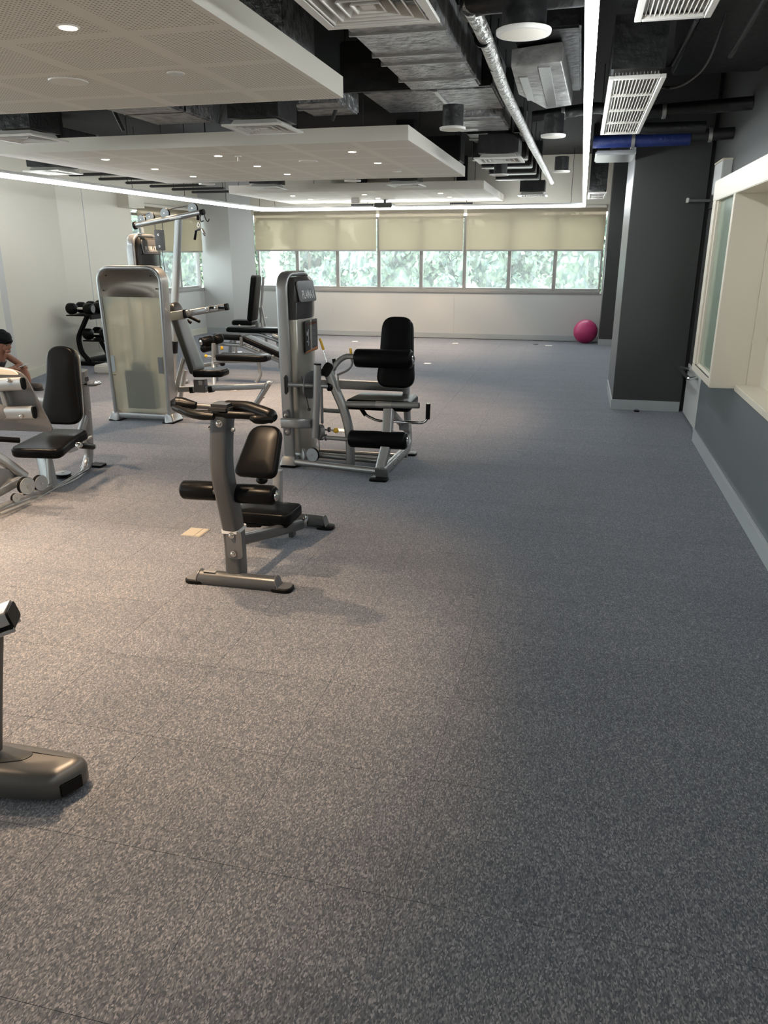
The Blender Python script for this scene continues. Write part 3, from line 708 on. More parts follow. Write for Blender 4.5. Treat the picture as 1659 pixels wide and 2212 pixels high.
# return grilles right of the light line
def grille(x0, x1, y0, y1, nsec, label, z=PZ):
    t = thing('return_air_grille', label, 'air grille', ((x0+x1)/2, y0, z), 'white return air grilles')
    f = 0.028
    for a, c in (((x0, y0), (x0+f, y1)), ((x1-f, y0), (x1, y1)), ((x0+f, y0), (x1-f, y0+f)), ((x0+f, y1-f), (x1-f, y1))):
        b = BM(); box(b, (*a, z-0.008), (*c, z+0.012), 0.003, 1); fin('frame_bar', b, M['white_metal'], t, False)
    for k in range(1, nsec):
        y = y0+(y1-y0)*k/nsec; b = BM(); box(b, (x0+f, y-0.007, z-0.004), (x1-f, y+0.007, z+0.012)); fin('cross_bar', b, M['white_metal'], t, False)
    n = 13
    for k in range(n):
        x = x0+f+(x1-x0-2*f)*(k+0.5)/n; b = BM(); obox(b, (x, (y0+y1)/2, z+0.016), (1, 0, 0.25), (0, 1, 0), (-0.25, 0, 1), (0.0022, y1-y0-2*f, 0.03)); fin('blade', b, M['white_metal'], t, False)
    b = BM(); box(b, (x0+0.01, y0+0.01, z+0.045), (x1-0.01, y1-0.01, z+0.30 if nsec > 3 else CH)); fin('plenum_box', b, M['duct_black'], t, False)
grille(0.068, 0.365, 4.83, 6.95, 4, 'long white air grille right of the white light line, full grille in view')
grille(0.133, 0.425, 1.70, 3.72, 4, 'white air grille cut by the top edge at the upper right')
grille(0.02, 0.28, 12.2, 13.4, 3, 'far small air grille beside the far end of the light line', 2.45)

# ducts -------------------------------------------------------------
def duct(name, a, c, m, label, bands=(), axis='y', cat='duct', bandm='foil_tape', bw=0.035, proud=0.012, group=None, hang=True):
    t = thing(name, label, cat, tuple(a), group)
    part('casing', M[m], t, box, a, c, 0.012)
    for hx in ((a[0]+.03, c[0]-.03) if hang else ()): part('hanger_rod', M['iron'], t, cyl, (hx, (a[1]+c[1])/2, c[2]), (hx, (a[1]+c[1])/2, CH), 0.005, 6)
    i = 1 if axis == 'y' else 0
    for p in bands:
        lo = [a[0]-proud, a[1]-proud, a[2]-proud]; hi = [c[0]+proud, c[1]+proud, c[2]+proud]; lo[i] = p; hi[i] = p+bw
        part('flange', M[bandm], t, box, lo, hi, 0.003, smooth=False)
    return t
duct('air_duct', (-1.73, 6.36, 2.80), (-0.73, 7.25, 3.12), 'duct_foil', 'wide foil duct crossing above the near end of the middle panel', (-1.18,), 'x')
duct('air_duct', (-1.88, 6.27, 2.80), (-0.73, 6.33, 3.14), 'duct_black', 'flat black side board in front of the wide foil duct', (), 'x')
duct('air_duct', (-1.32, 4.35, 2.78), (-0.80, 6.20, 3.0), 'duct_foil', 'foil wrapped duct with light flange strips beside the near panel corner', (4.62, 5.12, 5.35, 5.85), 'y', bw=0.02)
duct('air_duct', (-1.70, 3.4, 2.90), (-1.05, 4.30, 3.15), 'duct_black', 'black duct above the biggest air diffuser', (3.95,), 'y', bandm='duct_foil')
duct('air_duct', (-1.25, 7.35, 2.76), (-0.76, 8.2, 3.0), 'duct_foil', 'foil duct piece left of the pipe, above the third diffuser', (7.5, 7.95), 'y')
duct('air_duct', (-1.30, 8.95, 2.84), (-0.70, 9.7, 3.08), 'duct_black', 'black duct just beyond the third air diffuser', (9.3,), 'y')
for k, y in enumerate((9.9, 10.8, 11.7, 12.6)):
    duct('duct_flange', (-1.35, y, 2.70), (-0.72, y+0.42, 2.9), 'duct_black', 'black duct section with a foil strip beneath, %s of four in the far row' % ('first', 'second', 'third', 'fourth')[k], (y+0.05,), 'y', bw=0.12, group='far row of duct sections')
duct('air_duct', (-0.48, 4.95, 2.82), (-0.10, 6.75, 3.1), 'duct_black', 'black duct with silver taped end right of the foil pipe', (), 'y')
t = thing('duct_end', 'silver taped duct boot between the foil pipe and the light line', 'duct', (-0.4, 5.2, 2.7))
b = BM(); vs = [(-0.50, 5.25), (-0.20, 5.15), (-0.16, 6.60), (-0.36, 6.72), (-0.52, 6.1)]
slab(b, (0, 0, 2.70), (1, 0, 0), (0, 1, 0), vs, 0.10, 0.01); fin('boot', b, M['boot_foil'], t)
part('tape_strip', M['foil_tape'], t, box, (-0.34, 5.25, 2.692), (-0.27, 6.6, 2.70), 0.001, smooth=False)
part('tape_strip', M['foil_tape'], t, box, (-0.47, 5.5, 2.692), (-0.42, 6.3, 2.70), 0.001, smooth=False)
duct('air_duct', (0.10, 3.9, 2.85), (0.46, 4.8, 3.2), 'duct_black', 'black plenum duct between the two white return grilles')
duct('air_duct', (0.55, 2.6, 2.92), (1.18, 6.9, 3.3), 'duct_black', 'wide black duct filling the upper right corner')
duct('air_duct', (0.05, 8.2, 2.52), (0.42, 8.9, 2.56), 'silver_light', 'pale flat tray in front of the dark column top', cat='tray')
duct('air_duct', (-4.8, 5.15, 2.92), (-1.9, 5.75, 3.2), 'duct_foil', 'long foil duct crossing between the near and middle panels', (-4.6, -3.7, -2.8, -2.2), 'x')
duct('air_duct', (-3.75, 5.3, 2.72), (-3.2, 6.85, 2.92), 'duct_foil', 'foil duct branch with pale underside between the panels', (5.5, 6.3), 'y', hang=False, proud=0)
duct('air_duct', (-5.85, 5.2, 2.78), (-4.9, 5.75, 3.05), 'duct_foil', 'foil duct above the left edge air diffuser', (-5.5, -5.2), 'x')
duct('air_duct', (-2.30, 6.3, 2.74), (-1.90, 6.88, 2.90), 'duct_foil', 'slim foil duct piece between the near and middle panels', (6.5,), 'y')
duct('air_duct', (-5.9, 10.6, 2.75), (-1.6, 11.0, 3.05), 'duct_black', 'black duct running between the middle and farthest panels', (-5.5, -4.0, -2.5), 'x', bandm='duct_foil')
duct('air_duct', (-7.0, 6.2, 2.85), (-6.5, 10.2, 3.15), 'duct_black', 'long black duct over the left part of the light line', (8.0, 10.2, 12.4), 'y', bandm='duct_foil')
for k in range(6):
    y = 10.9+k*0.72
    duct('tray_rung', (-7.5+k*0.03, y, 2.72), (-6.35, y+0.09, 2.76), 'iron', '%s dark cross bar of the ladder of bars at the far left ceiling' % ('nearest', 'second nearest', 'third nearest', 'third farthest', 'second farthest', 'farthest')[k], group='dark cross bars at the far left ceiling', cat='bar')
# pipes
b = BM(); tube(b, [(-0.62, 4.30, 2.78), (-0.60, 4.62, 2.76), (-0.62, 6.1, 2.73), (-0.60, 9.0, 2.72), (-0.56, 13.6, 2.72)], 0.040, 0.3, n=18)
t = thing('foil_pipe', 'crinkled silver foil pipe running away along the ceiling', 'pipe', (-0.62, 4.3, 2.75)); fin('lagging', b, M['pipe_foil'], t)
for y in (4.75, 5.35, 7.2, 8.6, 10.2): part('pipe_band', M['rubber'], t, tube, [(-0.615, y, 2.752), (-0.614, y+0.02, 2.752)], 0.0465, n=18)
part('elbow', M['duct_black'], t, tube, [(-0.64, 4.42, 2.80), (-0.60, 4.30, 2.80), (0.0, 4.28, 2.80), (0.0, 4.28, 3.2)], 0.055, 0.1, n=14)
for nm, lab, pts, r, mm in (
    ('insulated_pipe', 'black insulated pipe crossing under the light line in the middle distance', [(-0.50, 7.35, 2.74), (0.1, 7.35, 2.80), (0.35, 7.35, 2.62), (0.9, 7.35, 2.62)], 0.045, 'duct_black'),
    ('blue_pipe', 'dark blue wrapped pipe below the long white grille', [(0.02, 7.9, 2.60), (0.85, 7.9, 2.60)], 0.055, 'blue_pipe'),
    ('black_pipe', 'thick black pipe continuing right of the blue pipe', [(0.86, 7.88, 2.62), (1.2, 7.86, 2.63)], 0.05, 'duct_black'),
    ('black_pipe', 'thick black jointed pipe crossing behind the white grille to the right wall', [(0.36, 7.2, 2.72), (0.8, 7.2, 2.74), (1.2, 7.15, 2.75)], 0.05, 'duct_black'),
    ('conduit', 'thin grey curved cable right of the long white grille', [(0.37, 5.6, 2.62), (0.5, 5.55, 2.60), (0.62, 5.3, 2.66), (0.68, 5.25, 2.915)], 0.008, 'plate_grey'),
    ('conduit', 'thin black conduit slanting beside the long white grille', [(0.50, 4.2, 2.80), (0.43, 5.4, 2.70)], 0.010, 'iron'),
    ('brace', 'black diagonal steel brace at the upper right', [(0.80, 4.15, 2.90), (0.70, 5.05, 2.66)], 0.014, 'iron'),
    ('brace', 'bright worn metal edge bar at the upper right corner', [(0.72, 3.0, 2.90), (0.60, 3.75, 2.66)], 0.010, 'foil_tape')):
    t = thing(nm, lab, 'pipe' if 'pipe' in nm else 'brace', pts[0]); b = BM(); tube(b, pts, r, 0.12, up=(0.01, 0.02, 1), n=12); fin('run', b, M[mm], t)
    a = Vector(pts[0]); c = Vector(pts[1]); q = a.lerp(c, 0.4); d = (c-a).normalized()*0.03
    b = BM(); tube(b, [q, q+d], r*1.25, n=12, up=(0.01, 0.02, 1)); fin('clamp', b, M['foil_tape' if r > .04 else 'iron'], t)
for k, (x, y, dx) in enumerate([(-3.0, 6.5, 0.25), (-2.05, 6.6, 0.3), (-2.75, 6.75, -0.2), (-4.0, 6.7, -0.25)]):
    b = BM(); rtube(b, [(x, y, 2.66), (x+dx, y-0.1, 3.3)], 0.03, 0.03, up=(0, 1, 0)); single('ceiling_brace', 'black diagonal brace above the middle panel front edge, %s from the left' % ('second', 'fourth', 'third', 'first')[k], 'brace', b, M['iron'], 'braces above the middle panel')
origin()
# wall bits at right
t = thing('door_closer', 'slim grey door closer arm on the dark column', 'door closer', (1.1, 8.75, 2.14))
part('arm', M['plate_grey'], t, box, (0.985, 8.74, 2.125), (1.2, 8.79, 2.15), 0.004)
part('tip', M['white_metal'], t, box, (0.975, 8.735, 2.12), (1.0, 8.80, 2.165), 0.004)
t = thing('wall_box', 'pale boxed cover on the dark wall above the cream frame', 'wall box', (1.12, 8.0, 2.15))
part('cover', M['wall_white'], t, box, (1.12, 7.72, 2.15), (1.205, 8.16, 2.405), 0.006)
part('lid', M['cream'], t, box, (1.115, 7.71, 2.405), (1.21, 8.17, 2.42), 0.003)
t = thing('wall_socket', 'row of ivory switch plates on the cream niche wall', 'switch', (1.275, 4.9, 1.0))
for k in range(3):
    y = 5.12-k*0.15
    f = part('plate', M['socket'], t, box, (1.268, y-0.068, 0.92), (1.281, y+0.068, 1.005), 0.003)
    b = BM(); box(b, (1.264, y-0.012, 0.948), (1.268, y+0.012, 0.976)); fin('rocker', b, M['cream'], f, False)
t = thing('wall_socket', 'pale blank plate below the switch row on the niche wall', 'switch', (1.275, 4.7, 0.8))
part('plate', M['socket'], t, box, (1.268, 4.62, 0.80), (1.281, 4.75, 0.89), 0.003); origin()
# door stop at the column foot
t = thing('door_stop', 'small black door stop on the carpet by the column skirting', 'door stop', (0.71, 8.70, 0))
part('base', M['rubber'], t, cyl, (0.71, 8.70, 0), (0.71, 8.70, 0.02), 0.03, 20, 0.004); part('cap', M['chrome'], t, cyl, (0.71, 8.70, 0.018), (0.71, 8.70, 0.03), 0.018)
# floor boxes
for x, y, s, mm, lab in ((-2.2, 4.06, 0.12, 'tile_box', 'beige square floor box lid left of the near stretch machine'),
    (-2.16, 7.03, 0.10, 'tile_box_white', 'white square floor box lid behind the leg machine, by its yellow knob'),
    (-4.17, 14.64, 0.10, 'tile_box_white', 'white floor box lid near the far wall, left of the leg machine backrest'),
    (-2.22, 14.78, 0.10, 'tile_box_white', 'white floor box lid near the far wall, right of the leg machine backrest'),
    (-0.475, 14.82, 0.12, 'tile_box_white', 'white floor box lid near the far wall, left of the pink ball'),
    (-2.215, 11.89, 0.10, 'tile_box_white', 'white floor box lid in mid floor right of the leg machine backrest'),
    (-4.16, 8.96, 0.13, 'tile_box_white', 'white floor box lid under the shoulder machine beam')):
    t = thing('floor_box', lab, 'floor box', (x, y, 0), 'square floor box lids')
    part('frame', M['frame_al'], t, box, (x-s*.55, y-s*.6, 0), (x+s*.55, y+s*.6, 0.004), smooth=False)
    part('lid', M[mm], t, box, (x-s*.5, y-s*.55, 0.003), (x+s*.18, y+s*.55, 0.007), 0.001, smooth=False)
    part('lid', M[mm], t, box, (x+s*.2, y-s*.55, 0.003), (x+s*.5, y+s*.55, 0.007), 0.001, smooth=False)
b = BM(); cyl(b, (-0.72, 15.0, 0), (-0.72, 15.0, 0.006), 0.05); origin(); single('floor_disc', 'dark round cap on the carpet beside the white floor box near the pink ball', 'floor cap', b, M['iron'])
# exercise balls
for x, y, r, mm, lab in ((0.175, 15.42, 0.225, 'pink', 'pink exercise ball on the carpet against the far wall'), (0.87, 14.7, 0.21, 'pink_pale', 'pale pink exercise ball mostly hidden behind the near dark column')):
    t = thing('exercise_ball', lab, 'ball', (x, y, 0))
    part('shell', M[mm], t, sph, (x, y, r*0.985), r, (1, 1, 0.985), 40)
    part('valve_plug', M['white_metal'], t, cyl, (x, y+r-0.006, r), (x, y+r+0.002, r), 0.012)
origin()

# ================================================================== MACHINES
X, Y, Z = Vector((1, 0, 0)), Vector((0, 1, 0)), Vector((0, 0, 1))
def V3(*a): return Vector(a)
def pad(name, parent, c, U, V, cs, rad, t, er=0.018, crown=0.006, m='leather'):
    """upholstered pad: rounded outline cs in (U,V) about c, thickness t along UxV"""
    b = BM(); slab(b, c, U, V, rpoly(cs, rad, 8), t, er, crown, 5); return fin(name, b, M[m], parent)
def rollerp(parent, a, b_, r, name='foam_roller', cap=True, both=False):
    a = Vector(a); b_ = Vector(b_); o = part(name, M['leather'], parent, foam, a, b_, r)
    d = (b_-a).normalized()
    if cap: part('end_cap', M['chrome'], o, lathe, b_-d*0.002, b_+d*0.02, [(0, r*0.55), (0.004, r*0.52), (0.010, r*0.30), (0.014, r*0.12)])
    if both: part('end_cap', M['chrome'], o, lathe, a+d*0.002, a-d*0.02, [(0, r*0.55), (0.004, r*0.52), (0.010, r*0.30), (0.014, r*0.12)])
    return o
def pulley(parent, c, ax, r, w=0.02, holder=None):
    c = Vector(c); ax = Vector(ax).normalized(); a = c-ax*w/2
    o = part('pulley', M['rubber'], parent, lathe, a, c+ax*w/2, [(0, r), (w*.2, r), (w*.5, r*.86), (w*.8, r), (w, r)], 28)
    part('side_disc', M['disc'], o, cyl, a-ax*0.004, a-ax*0.0005, r*0.97, 28)
    part('side_disc', M['disc'], o, cyl, c+ax*(w/2+.0005), c+ax*(w/2+.004), r*0.97, 28)
    part('axle_bolt', M['bolt'], o, cyl, a-ax*0.012, c+ax*(w/2+0.012), r*0.13, 10)
    return o

def fmat(loc, rz): return Matrix.Translation(Vector(loc)) @ Matrix.Rotation(rz, 4, 'Z')
def tower_parts(t, loc, rz, H, front=True, back_acrylic=False, title=None, hw=0.345, dp=0.165):
    """adds tower parts under machine t at world pose. Local +x is the front of the tower."""
    mt = fmat(loc, rz); ks = hw/0.345; fx = dp/2-0.005
    def W(b): 
        for v in b.verts: v.co = mt @ v.co
        return b
    path = fillet([(0, -hw+.035, 0.06), (0, -hw, H-0.027), (0, hw, H-0.027), (0, hw-.035, 0.06)], [0, 0.15, 0.15, 0], 10)
    b = BM(); sweep(b, path, prof_rect(0.040, dp, 0.019, 4), up=(1, 0, 0)); fin('loop_frame', W(b), M['silver'], t)
    for s in (-1, 1):
        y = s*(hw-.035)
        b = BM(); sweep(b, [(0, y, 0.09), (0, y, 0.075), (0, y+s*.012, 0.012)], prof_rect(0.10, dp+.03, 0.015, 3), up=(1, 0, 0), scale=[0.75, 0.9, 1.15]); f = fin('foot', W(b), M['silver'], t)
        b = BM(); box(b, (-dp*.7, y-.065, 0), (dp*.7, y+.065, .012), .004); fin('rubber_foot', W(b), M['rubber'], f)
    b = BM(); sweep(b, [(0, -hw+.04, 0.055), (0, hw-.04, 0.055)], prof_rect(0.14, 0.06, 0.012), up=(0, 0, 1)); fin('base_channel', W(b), M['silver'], t)
    for y in (-.04, .04):
        b = BM(); cyl(b, (-.072, y, 0.055), (-.066, y, 0.055), 0.007, 10); fin('bolt', W(b), M['bolt'], t)
    # weight stack and guide rods
    for y in (-0.075*ks, 0.075*ks):
        b = BM(); cyl(b, (0.0, y, 0.08), (0.0, y, H-0.06), 0.013, 12); fin('guide_rod', W(b), M['chrome'], t)
    n = 13
    for k in range(n):
        b = BM(); box(b, (-.05, -.16*ks, 0.13+k*0.030), (.05, .16*ks, 0.157+k*0.030), 0.003, 1); fin('weight_plate', W(b), M['iron'], t)
    b = BM(); box(b, (-.045, -.09, 0.13+n*0.03), (.045, .09, 0.13+n*0.03+0.085), 0.008); fin('top_plate', W(b), M['iron'], t)
    b = BM(); cyl(b, (0, 0, 0.13+n*0.03+.08), (0, 0, H-.08), 0.004, 8); fin('lift_cable', W(b), M['rubber'], t)
    if front:
        # two-lobed front shroud
        pts = []
        for k in range(25):
            a = -pi/2 + pi*k/24; y = (hw-.04)*math.sin(a); bulge = 0.085*max(0, math.cos(a))**0.6
            pts.append((fx + bulge + 0.008*math.cos(4*a), y))
        poly = pts + [(fx-.02, hw-.04), (fx-.02, -hw+.04)]
        b = BM(); slab(b, (0, 0, 0.11), (1, 0, 0), (0, 1, 0), poly, H-0.47, 0.004); fin('front_shroud', W(b), M['shroud'], t)
        # dark hood, leaning forward
        b = BM(); rings = []
        for z, kx, ky in ((H-0.36, 1.0, 1.0), (H-0.30, 1.08, 1.0), (H-0.235, 1.10, 1.0), (H-0.228, 1.30, 0.99), (H-0.16, 1.28, 0.97), (H-0.085, 1.0, 0.92), (H-0.05, 0.6, 0.84)):
            rings.append([b.verts.new((fx+(x-fx)*kx if x > fx else x, y*ky*1.02, z)) for x, y in poly])
        for A, B in zip(rings, rings[1:]):
            for k in range(len(poly)): b.faces.new((A[k], A[(k+1) % len(poly)], B[(k+1) % len(poly)], B[k]))
        b.faces.new(list(reversed(rings[0]))); b.faces.new(rings[-1]); fin('hood', W(b), M['plastic_dark'], t)
        # badge plate with lettering
        tilt = Vector((-0.20, 0, 1)).normalized()
        c = Vector((fx+0.088, -0.09, H-0.155)); U = Vector((0.16, 1, 0)).normalized(); Vv = (tilt - U*tilt.dot(U)).normalized()
        b = BM(); slab(b, c - U*0 - Vv*0, U, Vv, rpoly([(-.13, -.08), (.13, -.08), (.13, .08), (-.13, .08)], .025, 5), 0.014, 0.004); pl = fin('badge', W(b), M['plate_grey'], t)
        R = mt.to_3x3(); wc = mt @ (c + U.cross(Vv)*0.0155 + Vv*-0.028)
        text_mesh('lettering', 'PLAMAX', 0.088, 0.002, M['print_white'], pl, wc, R @ U, R @ Vv, 0.12, 0.58, 0.0012)
        # instruction placard
        b = BM(); zc = H-0.50; poly2 = rpoly([(-.15, -.125), (.15, -.125), (.15, .125), (-.15, .125)], .02, 4)
        cc = Vector((fx+0.086, 0.01, zc)); U = Vector((0, 1, 0)); Vv = Vector((0, 0, 1))
        slab(b, cc, U, Vv, poly2, 0.006, 0.002); pc = fin('placard', W(b), M['placard'], t)
        b = BM(); slab(b, cc+Vv*-0.108, U, Vv, rpoly([(-.148, -.014), (.148, -.014), (.148, .012), (-.148, -.004)], .006, 3), 0.0075, 0.001); fin('orange_band', W(b), M['orange'], pc)
        if title: text_mesh('title', title, 0.033, 0.0008, M['print_red'], pc, mt @ (cc + Vector((0.0072, 0, 0.095))), R @ U, R @ Vv, 0.15, 0.95)
        b = BM()
        for (y0, z0, y1, z1) in ((-.11, .045, -.085, .0), (-.085, .0, -.075, .055), (-.11, .045, -.115, .01), (-.12, -.035, -.09, -.04), (-.09, -.04, -.07, .0), (-.07, -.04, -.085, -.07)):
            obox(b, cc+Vector((.007, (y0+y1)/2, (z0+z1)/2)), Vector((0, y1-y0, z1-z0)), Vector((0, -(z1-z0), y1-y0)), (1, 0, 0), (math.hypot(y1-y0, z1-z0), .007, .001))
        fin('figure_print', W(b), M['print_white'], pc)
        b = BM()
        for k in range(11):
            z = 0.06-k*0.014; box(b, (cc.x+.0065, -.01, zc+z), (cc.x+.0072, 0.03+.09*(0.6+.4*math.sin(k*2.1)), zc+z+.004))
        fin('text_lines', W(b), M['print_grey'], pc)
    if back_acrylic:
        poly = rpoly([(-.31, 0.09), (.31, 0.09), (.325, H-0.30), (-.325, H-0.30)], [0.12, 0.12, 0.003, 0.003], 8)
        b = BM(); slab(b, (-.055, 0, 0), (0, 1, 0), (0, 0, 1), poly, 0.005); fin('acrylic_panel', W(b), M['frosted'], t, False)
        # concave hood at the top of the back
        b = BM(); nv, nh = 8, 14; grid = []
        for i in range(nv+1):
            row = []
            v = i/nv; z = H-0.30+0.262*v; half = 0.330 if v < .45 else 0.330-0.12*((v-.45)/.55)**2.4
            for j in range(nh+1):
                u = j/nh*2-1; dish = 0.055*(1-u*u)*(math.sin(v*pi))**0.8 if 0 < v < 1 else 0
                row.append(b.verts.new((-.066+dish, u*half, z)))
            grid.append(row)
        for i in range(nv):
            for j in range(nh): b.faces.new((grid[i][j], grid[i][j+1], grid[i+1][j+1], grid[i+1][j]))
        fin('back_hood', W(b), M['bronze'], t)
        for y, z in ((-.24, H-.10), (.24, H-.10), (.285, H-.24), (-.29, H-.22)):
            b = BM(); cyl(b, (-.074, y, z), (-.060, y, z), .006, 10); fin('screw', W(b), M['rubber'], t)
        b = BM(); box(b, (-.064, -.285, .50), (-.058, -.235, .66)); fin('sticker', W(b), M['plate_grey'], t, False)
        b = BM(); box(b, (-.064, .25, .50), (-.058, .29, .66)); fin('sticker', W(b), M['disc'], t, False)
        b = BM(); cyl(b, (-.07, .245, .47), (-.07, .285, .47), .006, 8); fin('pin_handle', W(b), M['chrome'], t)
        pts = [(0.16*math.cos(-pi/2+pi*k/16)+.04, 0.285*math.sin(-pi/2+pi*k/16)) for k in range(17)]
        b = BM(); ring = [[b.verts.new((x, y, z)) for x, y in pts] for z in (.11, H-.3)]
        for k in range(16): b.faces.new((ring[0][k], ring[0][k+1], ring[1][k+1], ring[1][k]))
        fin('front_shroud', W(b), M['frosted'], t)

# ------------------------------------------------ M1 stretch machine (nearest)
t = thing('stretch_machine', 'small gunmetal stretching bench with black handlebar, nearest machine standing alone mid-floor', 'gym machine', (-1.6, 3.45, 0))
SD = M['silver_dark']
# front foot bar
part('foot_bar', SD, t, rtube, [(-1.827, 3.380, 0.029), (-1.391, 3.380, 0.033)], 0.075, 0.085, up=(0, 0, 1), c=0.036)
fb = [(-1.827, 3.380, 0.029), (-1.391, 3.380, 0.033)]
for k, p in enumerate(fb):
    p = Vector(p); s = -1 if k == 0 else 1
    b = BM(); slab(b, (p.x+s*0.035, 3.385, 0.0), (1, 0, 0), (0, 1, 0), rpoly([(-.075, -.045), (.045, -.045), (.045, .05), (-.075, .05)] if s > 0 else [(-.045, -.045), (.075, -.045), (.075, .05), (-.045, .05)], .04, 6), 0.022, 0.005); f = fin('rubber_foot', b, M['rubber'], t)
    b = BM(); slab(b, (p.x+s*0.035, 3.385, 0.022), (1, 0, 0), (0, 1, 0), rpoly([(-.065, -.038), (.038, -.038), (.038, .043), (-.065, .043)] if s > 0 else [(-.038, -.038), (.065, -.038), (.065, .043), (-.038, .043)], .035, 6), 0.004); fin('foot_plate', b, M['plate_grey'], f)
    b = BM(); slab(b, (p.x+s*0.004, 3.38, p.z-.004), (0, s, 0), (-0.3*s, 0, 1), rpoly([(-.038, -.052), (.038, -.052), (.038, .05), (-.038, .05)], .034, 6), .006, .001); fin('end_cap', b, M['plate_grey'], t)
b = BM(); box(b, (fb[0][0]+.03, 3.355, fb[0][2]+.0425), (fb[0][0]+.10, 3.385, fb[0][2]+.0445)); fin('sticker', b, M['print_grey'], t)
# curved post
pp = [(-1.634, 3.420, 0.048), (-1.631, 3.420, 0.281), (-1.602, 3.260, 0.672), (-1.588, 3.260, 0.832), (-1.572, 3.260, 0.952)]
part('post', SD, t, rtube, pp, 0.088, 0.105, 0.10, up=(0, 1, 0), c=0.02)
b = BM(); slab(b, Vector((-1.606, 3.358, 0.238)) , (1, 0, 0), (0, 0, 1), rpoly([(-.043, -.075), (.043, -.075), (.043, .075), (-.043, .075)], .026, 3), 0.006, 0.001)
pl = fin('joint_plate', b, M['plate_grey'], t)
bolt(pl, (-1.614, 3.346, 0.294), (0, -1, 0), 0.011); bolt(pl, (-1.611, 3.346, 0.194), (0, -1, 0), 0.011)
b = BM(); rtube(b, [Vector((-1.628, 3.410, 0.298)), Vector((-1.628, 3.410, 0.298))+Vector((-.0005, 0, .017))], 0.096, 0.124, up=(0, 1, 0), c=0.02); fin('white_label_band', b, M['print_white'], t)
bolt(t, (-1.569, 3.205, 0.900), (0, -1, 0), 0.012); bolt(t, (-1.527, 3.250, 0.864), (1, 0, 0), 0.010); bolt(t, (-1.635, 3.250, 0.865), (-1, 0, 0), 0.010)
# handlebar: looping grey bar with black grips
hz = (-1.572, 3.260, 0.952)[2]; hx = (-1.572, 3.260, 0.952)[0]
part('head_block', M['plastic_dark'], t, box, (hx-.055, 3.2, hz-.01), (hx+.055, 3.32, hz+.035), 0.015)
h0 = hz+.045
loop = fillet([(-1.845, 3.300, 0.961), (-1.701, 3.180, 0.946), (-1.530, 3.160, 0.954), (-1.288, 3.160, 0.949), (-1.285, 3.220, 0.948), (-1.554, 3.420, 0.954), (-1.749, 3.420, 0.959), (-1.854, 3.360, 0.965)], 0.08, 6, True)
part('handlebar', M['rubber'], t, tube, [(-1.841, 3.300, 0.945), (-1.753, 3.240, 0.934), (-1.554, 3.220, 0.941), (-1.410, 3.220, 0.942), (-1.321, 3.240, 0.923)], 0.018, 0.06)
part('cross_bar', M['silver_dark'], t, tube, [(-1.742, 3.330, 0.951), (-1.562, 3.330, 0.948)], 0.013)
part('grip', M['rubber'], t, sweep, fillet([(-1.864, 3.300, 0.962), (-1.836, 3.320, 0.960), (-1.739, 3.320, 0.955)], .03, 5), prof_round(0.033, 16), scale=[.45, .85] + [1]*5 + [.5])
part('grip', M['rubber'], t, sweep, fillet([(-1.590, 3.300, 0.959), (-1.566, 3.300, 0.960), (-1.452, 3.270, 0.967), (-1.326, 3.220, 0.948), (-1.295, 3.210, 0.938)], .03, 4), prof_round(0.032, 16), scale=[.5, .9, .95, 1, 1, 1, 1, 1, 1, 1, 1, 1, 1, 1, 1, .95, .55])
part('lower_grip', M['rubber'], t, sweep, fillet([(-1.402, 3.180, 0.937), (-1.359, 3.180, 0.933), (-1.300, 3.200, 0.934)], .02, 4), prof_round(0.020, 14), scale=[.5] + [1]*5 + [.7])
part('lower_grip', M['rubber'], t, sweep, fillet([(-1.773, 3.220, 0.955), (-1.679, 3.180, 0.939), (-1.582, 3.180, 0.937)], .05, 4), prof_round(0.020, 14), scale=[.6] + [1]*5 + [.8])
# foam rollers on a cross axle
part('axle', M['iron'], t, cyl, (-1.701, 3.360, 0.514), (-1.571, 3.360, 0.514), 0.014)
rollerp(t, (-1.690, 3.400, 0.506), (-1.899, 3.400, 0.500), 0.050); rollerp(t, (-1.586, 3.360, 0.516), (-1.365, 3.360, 0.518), 0.050)
# tilted chest pad on its column
c = Vector((-1.688, 3.980, 0.540)); tl = Vector((0.03, 0.62, 0.78)).normalized(); U = (tl.cross(Vector((0, -1, 0)))).normalized()
U = Vector((1, 0.0, 0)); nrm = Vector(U).cross(tl)
pad('back_pad', t, c - nrm*-0.02, U, tl, [(-.135, -.15), (.125, -.15), (.105, .17), (-.085, .17)], [.055, .055, .08, .08], 0.055, 0.022)
part('pad_bracket', M['rubber'], t, sph, (-1.713, 4.000, 0.392), 0.035, (1, 1, .7))
part('pad_column', M['silver_light'], t, rtube, [(-1.675, 4.120, 0.117), (-1.660, 4.120, 0.424)], 0.055, 0.05, up=(0, 1, 0))
# seat
sc = Vector((-1.660, 3.980, 0.200))
pad('seat', t, (sc.x, sc.y, sc.z-.035), (1, 0, 0), (0, 1, 0.04), [(-.20, -.11), (.15, -.11), (.165, .12), (-.20, .12)], [.04, .06, .05, .04], 0.07, 0.02)
part('seat_cushion_lip', M['rubber'], t, box, (sc.x-.19, sc.y-.10, sc.z-.05), (sc.x+.14, sc.y+.10, sc.z-.034), 0.006)
part('spring_buffer', M['rubber'], t, foam, (-1.809, 3.950, 0.128), (-1.709, 3.950, 0.137), 0.020)
part('spring_buffer', M['rubber'], t, foam, (-1.639, 3.970, 0.130), (-1.552, 3.970, 0.138), 0.016)
part('rocker_plate', M['silver_light'], t, box, (-1.739, 4.020, 0.116), (-1.661, 4.080, 0.072), 0.004)
